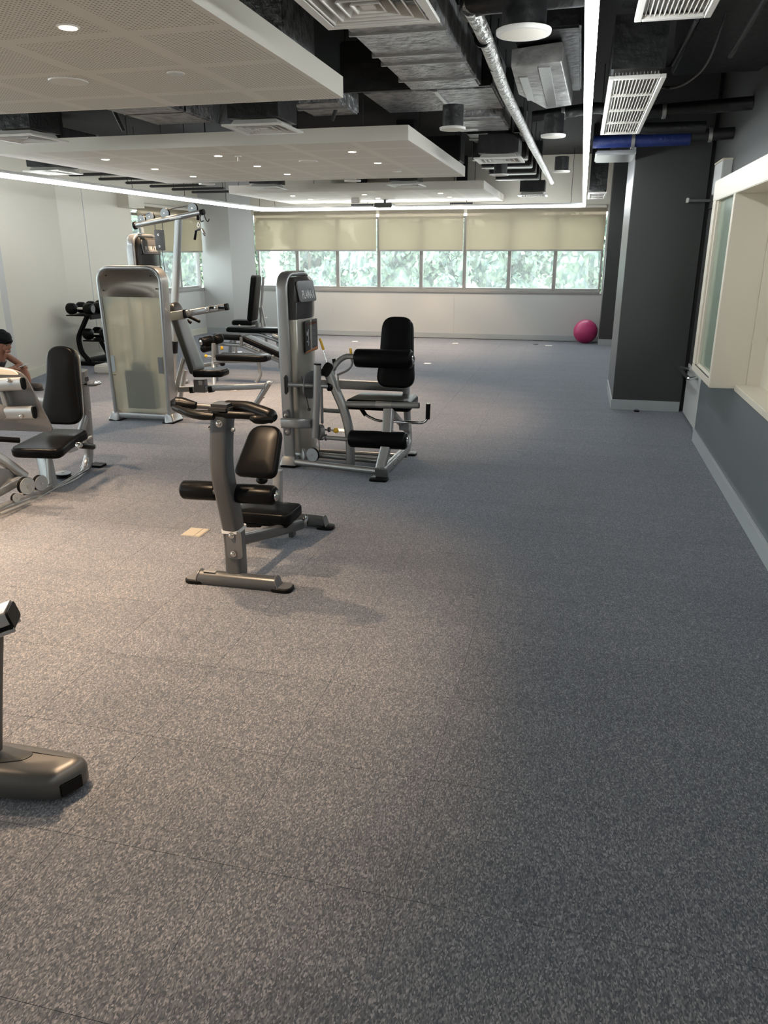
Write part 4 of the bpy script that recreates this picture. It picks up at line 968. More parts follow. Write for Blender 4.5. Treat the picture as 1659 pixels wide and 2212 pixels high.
# long beam to the rear crossbar
part('spine_beam', SD, t, rtube, [(-1.620, 3.440, 0.234), (-1.568, 3.850, 0.144), (-1.555, 4.180, 0.067)], 0.05, 0.062, 0.05, c=0.016)
part('hanger_plate', SD, t, box, (-1.602, 4.100, 0.106), (-1.574, 4.160, 0.006), 0.004)
part('rear_bar', SD, t, rtube, [(-1.722, 4.330, 0.048), (-1.443, 4.330, 0.043)], 0.07, 0.075, c=0.03)
rb = Vector((-1.443, 4.330, 0.043))
b = BM(); slab(b, rb+V3(.004, 0, -.004), (0, 1, 0), (-0.3, 0, 1), rpoly([(-.036, -.05), (.036, -.05), (.036, .045), (-.036, .045)], .03, 6), .006, .001); fin('end_cap', b, M['plate_grey'], t)
b = BM(); slab(b, (rb.x+.015, rb.y, 0), (1, 0, 0), (0, 1, 0), rpoly([(-.07, -.045), (.045, -.045), (.045, .045), (-.07, .045)], .04, 6), .022, .005); fin('rubber_foot', b, M['rubber'], t)
lb = Vector((-1.722, 4.330, 0.048))
b = BM(); slab(b, (lb.x-.0, lb.y, 0), (1, 0, 0), (0, 1, 0), rpoly([(-.06, -.045), (.055, -.045), (.055, .045), (-.06, .045)], .04, 6), .03, .005); fin('rubber_foot', b, M['rubber'], t)
part('chrome_coil', M['chrome'], t, lathe, (-1.548, 4.220, 0.081), (-1.509, 4.220, 0.079), [(0, .022), (.006, .036), (.012, .025), (.02, .036), (.03, .022)])

# ------------------------------------------------ M2 leg extension machine
t = thing('leg_extension_machine', 'silver leg extension machine with PLAMAX weight tower and long black rollers, centre of the room', 'gym machine', (-1.8, 5.9, 0))
S = M['silver']
tower_parts(t, (-2.18, 5.92, 0), 0.0, 1.52, title='LEG EXTENSION', hw=0.27, dp=0.09)
part('front_rail', S, t, tube, [(-2.103, 5.620, 0.054), (-1.401, 5.500, 0.057)], 0.026, n=16)
part('middle_rail', S, t, tube, [(-2.000, 5.900, 0.048), (-1.462, 5.850, 0.043)], 0.024, n=16)
part('upper_rail', S, t, tube, [(-2.188, 6.180, 0.012), (-1.293, 6.100, 0.033)], 0.016, n=12)
# right foot, side rail and rear post in one bent tube
rp = [(-1.360, 5.500, 0.052), (-1.322, 6.050, 0.072), (-1.311, 6.260, 0.094), (-1.332, 6.270, 0.311), (-1.347, 6.270, 0.597)]
part('side_frame', S, t, rtube, rp, 0.07, 0.055, 0.10, up=(1, 0, 0.05), c=0.02)
part('side_rail', S, t, tube, [(-1.340, 5.660, 0.055), (-1.303, 6.220, 0.055)], 0.012)
b = BM(); obox(b, Vector((-1.360, 5.470, 0.053)), (1, 0, 0), (0, 1, 0.4), (0, -.4, 1), (.10, .01, .085), .004); fin('end_cap', b, M['silver'], t)
b = BM(); slab(b, (-1.375, 5.45, 0), (1, 0, 0), (0, 1, 0), rpoly([(-.07, -.05), (.07, -.05), (.07, .05), (-.07, .05)], .025, 5), .02, .004); fin('rubber_foot', b, M['rubber'], t)
b = BM(); slab(b, (-1.31, 6.27, 0), (1, 0, 0), (0, 1, 0), rpoly([(-.06, -.05), (.06, -.05), (.06, .05), (-.06, .05)], .025, 5), .02, .004); fin('rubber_foot', b, M['rubber'], t)
for px, py, yy in ((847,1003,5.7), (856,994,5.8), (866,983,5.95)): bolt(t, (-1.319, 5.700, 0.064) if px == 847 else ((-1.313, 5.820, 0.072) if px == 856 else (-1.312, 5.970, 0.069)), (1, 0, 0), 0.008)
part('upper_beam', S, t, rtube, [(-2.101, 6.250, 0.587), (-1.362, 6.250, 0.585)], 0.055, 0.075, c=0.01)
# backrest
bc = Vector((-1.386, 6.120, 0.882)); tl = Vector((0.0, 0.16, 1)).normalized()
pad('backrest', t, bc, (1, 0, 0), tl, [(-.165, -.28), (.165, -.28), (.14, -.05), (.125, .28), (-.125, .28), (-.14, -.05)], [.11, .11, .3, .10, .10, .3], 0.06, 0.02)
b = BM(); slab(b, bc + V3(0, .010, 0), (1, 0, 0), tl, rpoly([(-.15, -.265), (.15, -.265), (.115, .265), (-.115, .265)], .1, 6), 0.012); fin('back_board', b, M['rubber'], t)
# seat
sc = Vector((-1.481, 5.990, 0.517)); 
pad('seat', t, (sc.x, sc.y+.03, 0.452), (1, 0, 0), (0, 1, -.02), [(-.27, -.20), (.27, -.20), (.25, .22), (-.25, .22)], [.05, .05, .04, .04], 0.085, 0.032, 0.0)
part('seat_rail', S, t, tube, [(-1.756, 5.760, 0.513), (-1.133, 5.760, 0.530)], 0.024, n=16)
part('seat_rail_cap', M['rubber'], t, tube, [(-1.152, 5.760, 0.529), (-1.130, 5.760, 0.530)], 0.021, n=16)
part('seat_rail_sleeve', M['silver_light'], t, tube, [(-1.476, 5.760, 0.522), (-1.350, 5.760, 0.524)], 0.026, n=16)
# seat post and rear brace
part('seat_post', S, t, rtube, [(-1.390, 5.560, 0.063), (-1.352, 5.600, 0.247), (-1.363, 5.720, 0.494)], 0.078, 0.07, 0.05, up=(0, 1, 0), c=0.012)
part('brace', S, t, rtube, [(-1.344, 5.800, 0.443), (-1.320, 6.220, 0.223)], 0.045, 0.05, up=(1, 0, 0))
part('bracket', S, t, box, (-1.344, 6.000, 0.339), (-1.264, 6.100, 0.272), 0.004)
# side handle: bent chrome rod with black grips
hp = [(-1.669, 5.950, 0.470), (-1.598, 5.930, 0.394), (-1.506, 5.920, 0.359), (-1.372, 5.920, 0.358), (-1.117, 5.860, 0.372), (-1.081, 5.860, 0.407), (-1.075, 5.860, 0.507)]
part('hand_rod', M['chrome'], t, tube, hp, 0.011, 0.03, up=(0, 1, 0))
part('grip', M['rubber'], t, tube, [(-1.673, 5.950, 0.478), (-1.606, 5.930, 0.397)], 0.017); part('grip', M['rubber'], t, tube, [(-1.081, 5.860, 0.407), (-1.079, 5.860, 0.525)], 0.018)
part('grip_cap', M['chrome'], t, tube, [(-1.079, 5.860, 0.521), (-1.080, 5.860, 0.532)], 0.016)
# curved front post with slanting open top
cp = [(-1.685, 5.740, 0.023), (-1.681, 5.740, 0.271), (-1.728, 5.740, 0.473), (-1.801, 5.740, 0.635), (-1.865, 5.740, 0.788)]
part('curved_post', S, t, rtube, cp, 0.062, 0.085, 0.16, up=(0, 1, 0), c=0.02)
part('post_cap', M['rubber'], t, slab, Vector((-1.849, 5.700, 0.787)), (1, 0, -.55), (0.25, 0.35, 1), rpoly([(-.036, -.055), (.036, -.055), (.036, .055), (-.036, .055)], .034, 6), 0.03, 0.004)
# thigh roller, its arm and the yellow release levers
rollerp(t, (-1.677, 5.860, 0.864), (-1.202, 5.860, 0.868), 0.073)
part('thigh_arm', S, t, tube, [(-1.928, 5.800, 0.745), (-1.846, 5.820, 0.767), (-1.812, 5.840, 0.830), (-1.749, 5.860, 0.877), (-1.673, 5.860, 0.872)], 0.022, 0.05, up=(0, 1, 0))
part('arm_hub', S, t, cyl, (-1.969, 5.820, 0.748), (-1.831, 5.820, 0.753), 0.032, 20, 0.004)
part('lever_rod', M['chrome'], t, cyl, (-1.921, 5.840, 0.914), (-1.883, 5.820, 0.802), 0.006); part('lever_grip', M['yellow'], t, cyl, (-1.949, 5.840, 1.010), (-1.921, 5.840, 0.921), 0.010, 14, 0.004)
part('lever_rod', M['silver'], t, tube, [(-1.709, 5.880, 0.879), (-1.696, 5.870, 0.808), (-1.728, 5.860, 0.765), (-1.814, 5.840, 0.728)], 0.0085, 0.03, up=(0, 1, 0)); part('lever_grip', M['yellow'], t, cyl, (-1.712, 5.880, 0.936), (-1.706, 5.880, 0.872), 0.010, 14, 0.004)
part('lock_knob', M['rubber'], t, cyl, (-1.839, 5.840, 0.855), (-1.832, 5.840, 0.801), 0.014); part('lock_block', M['plate_grey'], t, box, (-1.859, 5.840, 0.807), (-1.827, 5.870, 0.760), 0.004)
part('rivet_strip', S, t, box, (-1.771, 5.700, 0.743), (-1.761, 5.720, 0.618), 0.003)
# pivot shaft from the tower to the curved post
part('pivot_shaft', S, t, cyl, (-2.132, 5.580, 0.680), (-1.840, 5.720, 0.655), 0.017)
part('flange', M['iron'], t, box, (-2.167, 5.580, 0.747), (-2.150, 5.640, 0.601), 0.010)
b = BM(); cyl(b, (-1.848, 5.700, 0.654), (-1.825, 5.720, 0.652), 0.032, 18, .004); fin('bearing', b, M['rubber'], t)
part('stiff_bar', S, t, tube, [(-2.049, 5.850, 0.748), (-1.902, 5.850, 0.746)], 0.009)
# cam plate and swing tube
b = BM(); slab(b, (-2.008, 5.700, 0.662), (0.25, 1, 0), (0, 0, 1), rpoly([(-.09, -.08), (.05, -.12), (.13, .0), (.06, .12), (-.08, .09)], .06, 6), 0.016, 0.002); fin('cam', b, M['plate_grey'], t)
part('cam_cable', M['iron'], t, tube, [(-2.034, 5.620, 0.746), (-1.979, 5.620, 0.488)], 0.004, n=8); part('cable_stop', M['iron'], t, box, (-1.994, 5.620, 0.495), (-1.971, 5.640, 0.474), 0.002)
part('swing_tube', S, t, tube, [(-1.900, 5.620, 0.835), (-1.915, 5.620, 0.578), (-1.936, 5.620, 0.265)], 0.030, n=18); part('tube_cap', M['rubber'], t, cyl, (-1.900, 5.620, 0.832), (-1.900, 5.620, 0.846), 0.029)
part('back_plate', S, t, box, (-1.923, 5.720, 0.670), (-1.900, 5.740, 0.353), 0.006)
part('pivot_disc', M['plate_grey'], t, cyl, (-1.914, 5.640, 0.303), (-1.887, 5.660, 0.300), 0.063, 28, 0.003)
part('roller_arm', S, t, cyl, (-1.893, 5.620, 0.271), (-1.651, 5.620, 0.266), 0.017)
part('arm_collar', M['iron'], t, cyl, (-1.851, 5.620, 0.270), (-1.844, 5.620, 0.270), 0.026)
rollerp(t, (-1.662, 5.620, 0.273), (-1.189, 5.620, 0.278), 0.068)
part('pin_rod', M['chrome'], t, cyl, (-1.874, 5.660, 0.323), (-1.790, 5.660, 0.320), 0.008); part('pin_collar', M['iron'], t, cyl, (-1.840, 5.660, 0.325), (-1.825, 5.660, 0.326), 0.02); part('pin_knob', M['yellow'], t, sph, (-1.775, 5.660, 0.321), 0.021)
part('link_rod', S, t, cyl, (-1.950, 5.900, 0.429), (-1.748, 5.780, 0.450), 0.018)
# low pulley on its bracket
pulley(t, (-1.952, 5.600, 0.130), (0.25, 1, 0), 0.055); part('pulley_bracket', M['disc'], t, box, (-1.977, 5.600, 0.098), (-1.934, 5.630, 0.047), 0.003)
part('drop_cable', M['iron'], t, cyl, (-1.906, 5.620, 0.248), (-1.905, 5.620, 0.143), 0.004, 8)
# wrap-round band on the tower, with bolted lugs
part('wrap_band', S, t, rtube, [(-2.187, 5.560, 0.380), (-2.041, 5.540, 0.388), (-1.965, 5.660, 0.370)], 0.04, 0.080, 0.08, c=0.016)
for a, py in ((0, 897), (1, 932)):
    p = Vector((-2.175, 5.625, 0.430)) if a == 0 else Vector((-2.169, 5.625, 0.300))
    b = BM(); slab(b, p, (1, 0, 0), (0, 0, 1), rpoly([(-.026, -.035), (.026, -.035), (.026, .035), (-.026, .035)], .024, 5), 0.006, 0.001); l = fin('lug', b, M['plate_grey'], t); bolt(l, p+V3(0, -.006, 0), (0, -1, 0), 0.010)
# guard disc at tower foot
part('foot_guard', S, t, cyl, (-2.118, 5.720, 0.078), (-2.105, 5.740, 0.074), 0.075, 26, 0.003)

# ------------------------------------------------ M3 left seated press machine
t = thing('leg_press_machine', 'silver seated press machine at the left edge with tall black backrest and floor pulleys', 'gym machine', (-3.7, 4.8, 0))
SL = M['silver_light']
part('rear_frame', S, t, rtube, [(-3.602, 5.120, 0.805), (-3.637, 5.160, 0.585), (-3.692, 5.220, 0.277), (-3.734, 5.240, 0.041), (-3.660, 4.980, -0.034), (-3.629, 4.080, 0.014), (-3.646, 3.620, 0.033)], 0.075, 0.055, [0, .2, .2, .13, .2, .3, 0], up=(1, 0, 0.05), c=0.018)
part('floor_rail', S, t, tube, [(-3.677, 5.140, 0.026), (-3.625, 4.550, 0.001), (-3.586, 4.020, -0.014), (-3.575, 3.600, -0.032)], 0.014)
for q in (0, 1): bolt(t, (-3.628, 4.700, -0.016) if q else (-3.650, 4.840, -0.023), (1, 0, 0), 0.009)
b = BM(); slab(b, (-3.70, 5.30, 0), (1, 0, 0), (0, 1, 0), rpoly([(-.06, -.05), (.06, -.05), (.06, .05), (-.06, .05)], .02, 4), .02, .004); fin('rubber_foot', b, M['rubber'], t)
part('inner_rail', S, t, rtube, [(-3.634, 4.620, 0.028), (-3.626, 4.080, 0.034), (-3.592, 3.600, 0.045)], 0.03, 0.055, 0.2, up=(0, 0, 1))
part('hole_strip', SL, t, rtube, [(-3.566, 4.300, 0.021), (-3.561, 4.000, 0.033)], 0.02, 0.02)
# backrest
bc = Vector((-3.704, 5.020, 0.691)); tl = Vector((-.015, 0.20, 1)).normalized(); Ub = Vector((1, 0.10, 0)).normalized()
pad('backrest', t, bc, Ub, tl, [(-.19, -.28), (.165, -.28), (.135, .0), (.115, .30), (-.105, .30), (-.12, .02)], [.12, .12, .3, .10, .10, .3], 0.058, 0.02)
b = BM(); slab(b, bc + V3(0.004, .012, 0), Ub, tl, rpoly([(-.14, -.26), (.145, -.26), (.12, .285), (-.09, .285)], .09, 6), 0.014); fin('back_board', b, M['silver_light'], t)
part('head_tube', M['chrome'], t, cyl, (-3.560, 5.050, 0.709), (-3.353, 4.950, 0.746), 0.016, 16, .003); part('adjust_clamp', M['iron'], t, box, (-3.544, 5.060, 0.763), (-3.548, 5.100, 0.729), 0.004); part('tube_sleeve', M['plate_grey'], t, cyl, (-3.480, 5.010, 0.725), (-3.398, 4.970, 0.738), 0.021, 16, .003)
part('back_brace', S, t, rtube, [(-3.643, 5.000, 0.257), (-3.657, 5.160, 0.439)], 0.05, 0.04, up=(1, 0, 0))
for py in (0, 1): bolt(t, (-3.604, 5.150, 0.624) if py else (-3.624, 5.180, 0.481), (1, 0, 0), 0.008)
# seat
sc = Vector((-3.702, 4.780, 0.333))
pad('seat', t, (sc.x, sc.y, sc.z-.055), (1, 0.12, 0), (-.12, 1, 0.10), [(-.20, -.24), (.20, -.24), (.17, .0), (.19, .24), (-.13, .24), (-.17, 0)], [.08, .08, .1, .06, .06, .1], 0.075, 0.025, 0.0)
part('seat_plate', SL, t, box, (-3.724, 4.840, 0.272), (-3.594, 4.940, 0.230), 0.004)
part('buffer', M['rubber'], t, foam, (-3.775, 4.620, 0.294), (-3.691, 4.640, 0.287), 0.030)
part('seat_post', S, t, rtube, [(-3.784, 4.780, 0.237), (-3.719, 4.720, 0.000)], 0.10, 0.075, up=(0, 1, 0), c=0.016)
part('post_back', S, t, rtube, [(-3.669, 4.660, 0.014), (-3.678, 4.700, 0.239)], 0.035, 0.04, up=(0, 1, 0), c=.01)
part('seat_handle', M['chrome'], t, cyl, (-3.392, 4.660, 0.348), (-3.445, 4.920, 0.269), 0.020, 16, .004); part('handle_grip', M['rubber'], t, cyl, (-3.399, 4.700, 0.335), (-3.428, 4.880, 0.280), 0.0225, 16, .003)
part('seat_lever', M['chrome'], t, cyl, (-3.568, 5.000, 0.304), (-3.537, 5.040, 0.319), 0.016)
part('leg_pad_bar', M['rubber'], t, tube, [(-3.782, 4.550, 0.385), (-3.918, 4.350, 0.440)], 0.020)
# slanted linkage tubes at the lower left
part('link_tube', S, t, rtube, [(-3.862, 4.200, 0.449), (-3.769, 4.320, 0.312), (-3.738, 4.400, 0.221), (-3.708, 4.460, 0.145)], 0.07, 0.055, 0.15, up=(1, 0, 0.1), c=0.02)
part('link_tube', S, t, rtube, [(-3.708, 4.460, 0.145), (-3.751, 4.250, 0.102), (-3.813, 4.050, 0.055)], 0.07, 0.05, 0.1, up=(1, 0, 0.1), c=0.02)
part('gusset', S, t, slab, (-3.756, 4.320, 0.181), (0, 1, 0), (0, 0, 1), [(-.25, .14), (.0, .06), (.13, .0), (.0, -.06), (-.25, -.12)], 0.02, 0.002)
# pulleys
pulley(t, (-3.629, 4.360, 0.115), (1, -0.25, 0), 0.062, 0.03); pulley(t, (-3.626, 4.500, 0.095), (1, -0.25, 0), 0.056, 0.03)
pulley(t, (-3.747, 4.920, 0.029), (0.05, 0, 1), 0.062, 0.028); pulley(t, (-3.612, 4.220, 0.072), (1, -0.25, 0), 0.030, 0.02)
part('pulley_bracket', SL, t, box, (-3.693, 4.900, 0.023), (-3.694, 4.930, -0.030), 0.003); part('pulley_bracket', SL, t, box, (-3.630, 4.260, 0.082), (-3.608, 4.300, 0.051), 0.003)
# foot plate carried on two tubes with black oval plugs
fp = Vector((-3.480, 4.200, 0.776)); tlp = Vector((0.06, -0.18, 1)).normalized()
b = BM(); slab(b, Vector((-3.599, 4.220, 0.782)), (1, 0.08, 0), (0.0, -0.12, 1), rpoly([(-.40, -.25), (.335, -.25), (.215, .13), (.15, .165), (-.40, .24)], [.02, .05, .05, .05, .05], 4), 0.012, 0.003); fin('foot_plate', b, M['plate_grey'], t)
b = BM(); slab(b, Vector((-3.599, 4.220, 0.782))+V3(0, -.013, 0), (1, 0.08, 0), (0.0, -0.12, 1), rpoly([(-.40, .13), (.185, .13), (.15, .163), (-.40, .237)], .02, 4), 0.012, 0.004); fin('top_lip', b, M['cream'], t)
for (a, c_, r_) in (((-3.856, 4.160, 0.827), (-3.365, 4.160, 0.864), 0), ((-3.679, 4.160, 0.656), (-3.315, 4.160, 0.683), 1)):
    o = part('cross_tube', S, t, rtube, [a, c_], 0.05, 0.085, up=(0, 0, 1), c=0.022)
    c2 = Vector(c_); b = BM(); rtube(b, [c2-V3(.004, 0, 0), c2+V3(.006, 0, 0)], .042, .077, up=(0, 0, 1), c=.02); fin('plug', b, M['rubber'], o)
bolt(t, (-3.439, 4.130, 0.886), (0, -1, 0), 0.010); bolt(t, (-3.391, 4.130, 0.661), (0, -1, 0), 0.010)
b = BM(); cyl(b, (-3.562, 4.150, 0.676), (-3.543, 4.120, 0.683), 0.05, 26, .003); fin('hub_disc', b, M['plate_grey'], t)
part('plate_rib', S, t, rtube, [(-3.543, 4.170, 0.829), (-3.520, 4.170, 0.689)], 0.03, 0.04, up=(0, 1, 0))
part('press_arm', S, t, rtube, [(-3.675, 4.260, 0.705), (-3.791, 4.240, 0.428), (-3.825, 4.100, 0.206)], 0.06, 0.05, 0.1, up=(1, 0, 0))
part('distant_rail', S, t, rtube, [(-4.426, 5.600, 0.454), (-4.328, 5.600, 0.446)], 0.05, 0.06)
origin()

# ------------------------------------------------ M4 shoulder/chest press with frosted tower back
t = thing('chest_press_machine', 'silver press machine with frosted see-through tower back and long reclined bench behind it', 'gym machine', (-4.27, 7.0, 0))
tower_parts(t, (-4.26, 7.02, 0), pi/2, 1.535, front=False, back_acrylic=True, hw=0.34, dp=0.150)
part('press_arm', S, t, rtube, [(-4.101, 7.250, 1.021), (-3.850, 7.250, 1.057)], 0.06, 0.085, up=(0, 0, 1), c=.008)
part('arm_joint', M['rubber'], t, box, (-3.848, 7.220, 1.019), (-3.841, 7.300, 1.104), 0.008)
part('press_arm', S, t, rtube, [(-3.819, 7.250, 1.067), (-3.390, 7.250, 1.137)], 0.04, 0.064, up=(0, 0, 1), c=.018)
part('arm_end_cap', M['rubber'], t, rtube, [(-3.400, 7.250, 1.135), (-3.365, 7.250, 1.140)], 0.043, 0.068, up=(0, 0, 1), c=.02)
for a in ((1,), (2,), (3,)): bolt(t, (-3.582, 7.220, 1.114) if a[0] == 1 else ((-3.481, 7.220, 1.129) if a[0] == 2 else (-3.776, 7.220, 1.083)), (0, -1, 0), 0.016)
part('arm_slot', M['rubber'], t, box, (-3.558, 7.225, 1.140), (-3.402, 7.230, 1.116), 0.003)
part('grip', M['rubber'], t, cyl, (-3.847, 7.300, 1.040), (-3.709, 7.300, 0.983), 0.016, 14, .003)
part('grip', M['rubber'], t, cyl, (-4.004, 7.600, 0.972), (-3.964, 7.600, 0.940), 0.016, 14, .003)
part('pivot_bolt', M['rubber'], t, cyl, (-4.101, 7.300, 0.994), (-4.049, 7.300, 0.991), 0.018)
# long reclined back pad: lies along the slope, seen mostly from its edge and front
a = Vector((-4.072, 7.420, 1.153)); e = Vector((-3.851, 7.420, 0.443)); tl = (a-e).normalized(); nrm = Vector((tl.z, 0, -tl.x)).normalized()
U = Vector((0, 1, 0)); 
b = BM(); L = (a-e).length
slab(b, (a+e)/2 - nrm*0.02, U, tl, rpoly([(-.125, -L/2), (.125, -L/2), (.10, L/2), (-.10, L/2)], [.04, .04, .09, .09], 8), 0.075, 0.02, 0.003, 4)
fin('backrest', b, M['leather_sheen'], t)
part('back_spine', S, t, rtube, [(a+tl*-.15)+nrm*-.05, (e+tl*.1)+nrm*-.05], 0.05, 0.04, up=(0, 1, 0))
sc = Vector((-3.666, 7.400, 0.453))
pad('seat', t, (sc.x, sc.y, sc.z-.03), (1, 0, 0.03), (0, 1, 0), [(-.165, -.13), (.165, -.12), (.165, .12), (-.165, .13)], [.03, .07, .07, .03], 0.075, 0.026, 0.0)
part('seat_slide', M['chrome'], t, box, (-3.811, 7.360, 0.376), (-3.766, 7.400, 0.328), 0.004)
part('seat_block', M['plate_grey'], t, box, (-3.879, 7.380, 0.380), (-3.754, 7.460, 0.245), 0.004)
part('main_beam', S, t, rtube, [(-4.264, 7.420, 0.250), (-3.080, 7.420, 0.337)], 0.06, 0.056, up=(0, 0, 1), c=.008)
for q in (0, 1):
    part('beam_collar', M['rubber'], t, rtube, [(-3.937, 7.420, 0.264) if q == 0 else (-3.721, 7.420, 0.277), (-3.899, 7.420, 0.265) if q == 0 else (-3.673, 7.420, 0.284)], 0.068, 0.064, up=(0, 0, 1), c=.006)
part('front_leg', S, t, tube, [(-3.043, 7.420, 0.367), (-3.164, 7.430, 0.196), (-3.276, 7.440, 0.042)], 0.030, n=16)
part('leg_cap', M['chrome'], t, sph, (-3.037, 7.420, 0.372), 0.031, (1, 1, .7)); bolt(t, (-3.099, 7.390, 0.225), (1, 0, .2), 0.009)
for x, yy in ((0, 7.1), (1, 7.75)):
    b = BM(); slab(b, (-3.30+.02*x, 7.45, 0), (1, 0, 0), (0, 1, 0), rpoly([(-.06, -.05), (.06, -.05), (.06, .05), (-.06, .05)], .03, 5), .02, .004)
    if x == 0: fin('rubber_foot', b, M['rubber'], t)
    else: b.free()
part('rear_leg', S, t, rtube, [(-3.988, 7.420, 0.589), (-4.088, 7.300, 0.159)], 0.04, 0.045, up=(0, 1, 0), c=.008)
part('rear_leg', S, t, rtube, [(-4.079, 7.600, 0.439), (-4.142, 7.550, 0.132)], 0.04, 0.045, up=(0, 1, 0), c=.008)
part('link_bar', S, t, rtube, [(-4.449, 7.750, 0.240), (-4.126, 7.750, 0.294)], 0.04, 0.045, up=(0, 0, 1))

# ------------------------------------------------ M5 lat pulldown tower
t = thing('lat_pulldown_machine', 'tall silver pulldown machine with pulley beam and PLAMAX badge, behind the frosted tower', 'gym machine', (-4.9, 8.3, 0))
tower_parts(t, (-4.99, 8.53, 0), 0.0, 1.86, hw=0.27, dp=0.10, title='LAT PULLDOWN')
part('beam', S, t, tube, [(-5.016, 8.450, 1.942), (-4.057, 8.200, 2.060)], 0.030, n=18)
part('beam_cap', M['rubber'], t, tube, [(-5.028, 8.450, 1.940), (-5.004, 8.450, 1.944)], 0.043, n=18)
part('beam_foot', S, t, box, (-4.959, 8.420, 1.921), (-4.942, 8.520, 1.853), 0.01)
part('post', S, t, rtube, [(-4.381, 8.300, 2.005), (-4.543, 8.300, 0.912), (-4.618, 8.300, 0.322), (-4.659, 8.300, 0.033)], 0.075, 0.065, up=(0, 1, 0), c=.014)
part('post_block', M['rubber'], t, rtube, [(-4.568, 8.290, 0.664), (-4.587, 8.290, 0.530)], 0.085, 0.075, up=(0, 1, 0))
part('post_saddle', S, t, rtube, [(-4.467, 8.300, 1.997), (-4.285, 8.280, 2.018)], 0.085, 0.03)
for i in range(4):
    c = ((-4.914, 8.440, 2.006), (-4.794, 8.420, 2.033), (-4.572, 8.360, 2.063), (-4.167, 8.240, 2.105))[i]; pulley(t, c, (0.05, 1, 0), (0.048, 0.052, 0.054, 0.056)[i], 0.028)
part('top_cable', M['iron'], t, tube, [(-4.904, 8.420, 2.044), (-4.796, 8.400, 2.067)], 0.004, n=8)
part('top_cable', M['iron'], t, tube, [(-4.541, 8.340, 2.100), (-4.170, 8.240, 2.138)], 0.004, n=8)
part('cable', M['iron'], t, cyl, (-4.735, 8.400, 1.963), (-4.739, 8.400, 1.875), 0.0035, 8); part('cable', M['iron'], t, cyl, (-4.644, 8.400, 1.972), (-4.643, 8.400, 1.874), 0.0035, 8)
part('cable', M['iron'], t, cyl, (-4.715, 8.400, 1.685), (-4.715, 8.400, 1.164), 0.0035, 8); part('cable', M['iron'], t, cyl, (-4.674, 8.400, 1.685), (-4.652, 8.400, 1.086), 0.0035, 8)
part('floating_pulley_plate', M['plate_grey'], t, slab, (-4.693, 8.400, 1.780), (1, 0.1, 0), (.0, 0, 1), rpoly([(-.05, -.11), (.052, -.11), (.05, .115), (-.05, .115)], .015, 4), 0.012, 0.002)
part('floating_pulley_plate', M['rubber'], t, slab, Vector((-4.715, 8.450, 1.781)), (1, 0.1, 0), (.0, 0, 1), rpoly([(-.05, -.11), (.056, -.11), (.056, .115), (-.05, .115)], .015, 4), 0.03, 0.002)
bolt(t, (-4.693, 8.380, 1.839), (0, -1, 0), 0.008); bolt(t, (-4.689, 8.380, 1.715), (0, -1, 0), 0.008)
part('bar_hook', M['iron'], t, tube, [(-4.046, 8.200, 2.064), (-4.023, 8.100, 2.004), (-3.966, 8.000, 1.958), (-3.933, 8.000, 1.967)], 0.006, 0.02, up=(0, 1, 0), n=8)
part('bar_hook', M['iron'], t, tube, [(-4.025, 8.200, 2.050), (-4.008, 8.200, 1.989), (-3.983, 8.200, 1.960), (-3.964, 8.200, 1.993)], 0.006, 0.03, up=(0, 1, 0), n=8)
part('beam_tip', M['rubber'], t, cyl, (-4.057, 8.200, 2.060), (-4.019, 8.200, 2.066), 0.03)
part('cable_stop', M['rubber'], t, cyl, (-4.096, 8.200, 2.027), (-4.100, 8.200, 1.980), 0.016, 14, .003)
part('snap_hook', M['chrome'], t, tube, fillet([(-4.098, 8.200, 1.966), (-4.116, 8.200, 1.923), (-4.098, 8.200, 1.904), (-4.082, 8.200, 1.928)], 0.015, 4, True), 0.003, closed=True, up=(0, 1, 0), n=6)
hb = part('row_handle', M['iron'], t, tube, [(-4.153, 8.250, 1.877), (-4.105, 8.200, 1.885), (-4.036, 8.150, 1.888)], 0.010, n=10)
part('grip', M['rubber'], hb, cyl, (-4.156, 8.250, 1.877), (-4.181, 8.250, 1.781), 0.014, 14, .004); part('grip', M['chrome'], hb, cyl, (-4.035, 8.150, 1.893), (-4.003, 8.150, 1.822), 0.014, 14, .004)
part('floor_rail', S, t, rtube, [(-5.055, 8.300, -0.029), (-4.658, 8.300, 0.044)], 0.06, 0.06, up=(0, 0, 1))
part('low_plate', M['plate_grey'], t, box, (-4.770, 8.500, 0.816), (-4.700, 8.520, 0.642), 0.006)
ff = part('cable_foot', M['white_metal'], t, box, (-6.68, 9.75, 0.0), (-6.15, 10.05, 0.12), 0.02)

# ------------------------------------------------ benches at the back
def leg_line(t, name, pts, w=0.045, h=0.05, m='silver', fr=0.05, up=(0, 1, 0)): return part(name, M[m], t, rtube, pts, w, h, fr, up=up, c=.012)
t = thing('leg_curl_bench', 'low flat black bench with foam ankle rollers at its left end and yellow knob', 'bench', (-4.3, 9.6, 0))
c = Vector((-4.253, 9.550, 0.329)); 
pad('seat_pad', t, (c.x, c.y, c.z-.04), (1, 0, 0), (0, 1, 0), [(-.36, -.14), (.36, -.14), (.36, .14), (-.36, .14)], [.05, .10, .10, .05], 0.085, 0.03, 0.0)
leg_line(t, 'frame_beam', [(-4.687, 9.500, 0.267), (-4.017, 9.500, 0.295)], 0.05, 0.035, up=(0, 0, 1), fr=0)
leg_line(t, 'leg', [(-4.016, 9.480, 0.285), (-3.999, 9.480, 0.116), (-4.058, 9.450, 0.021)], 0.05, 0.04)
leg_line(t, 'leg', [(-4.655, 9.500, 0.505), (-4.676, 9.500, 0.237), (-4.594, 9.300, -0.031)], 0.045, 0.05)
leg_line(t, 'leg', [(-4.684, 9.600, 0.230), (-4.697, 9.600, -0.027)], 0.04, 0.04)
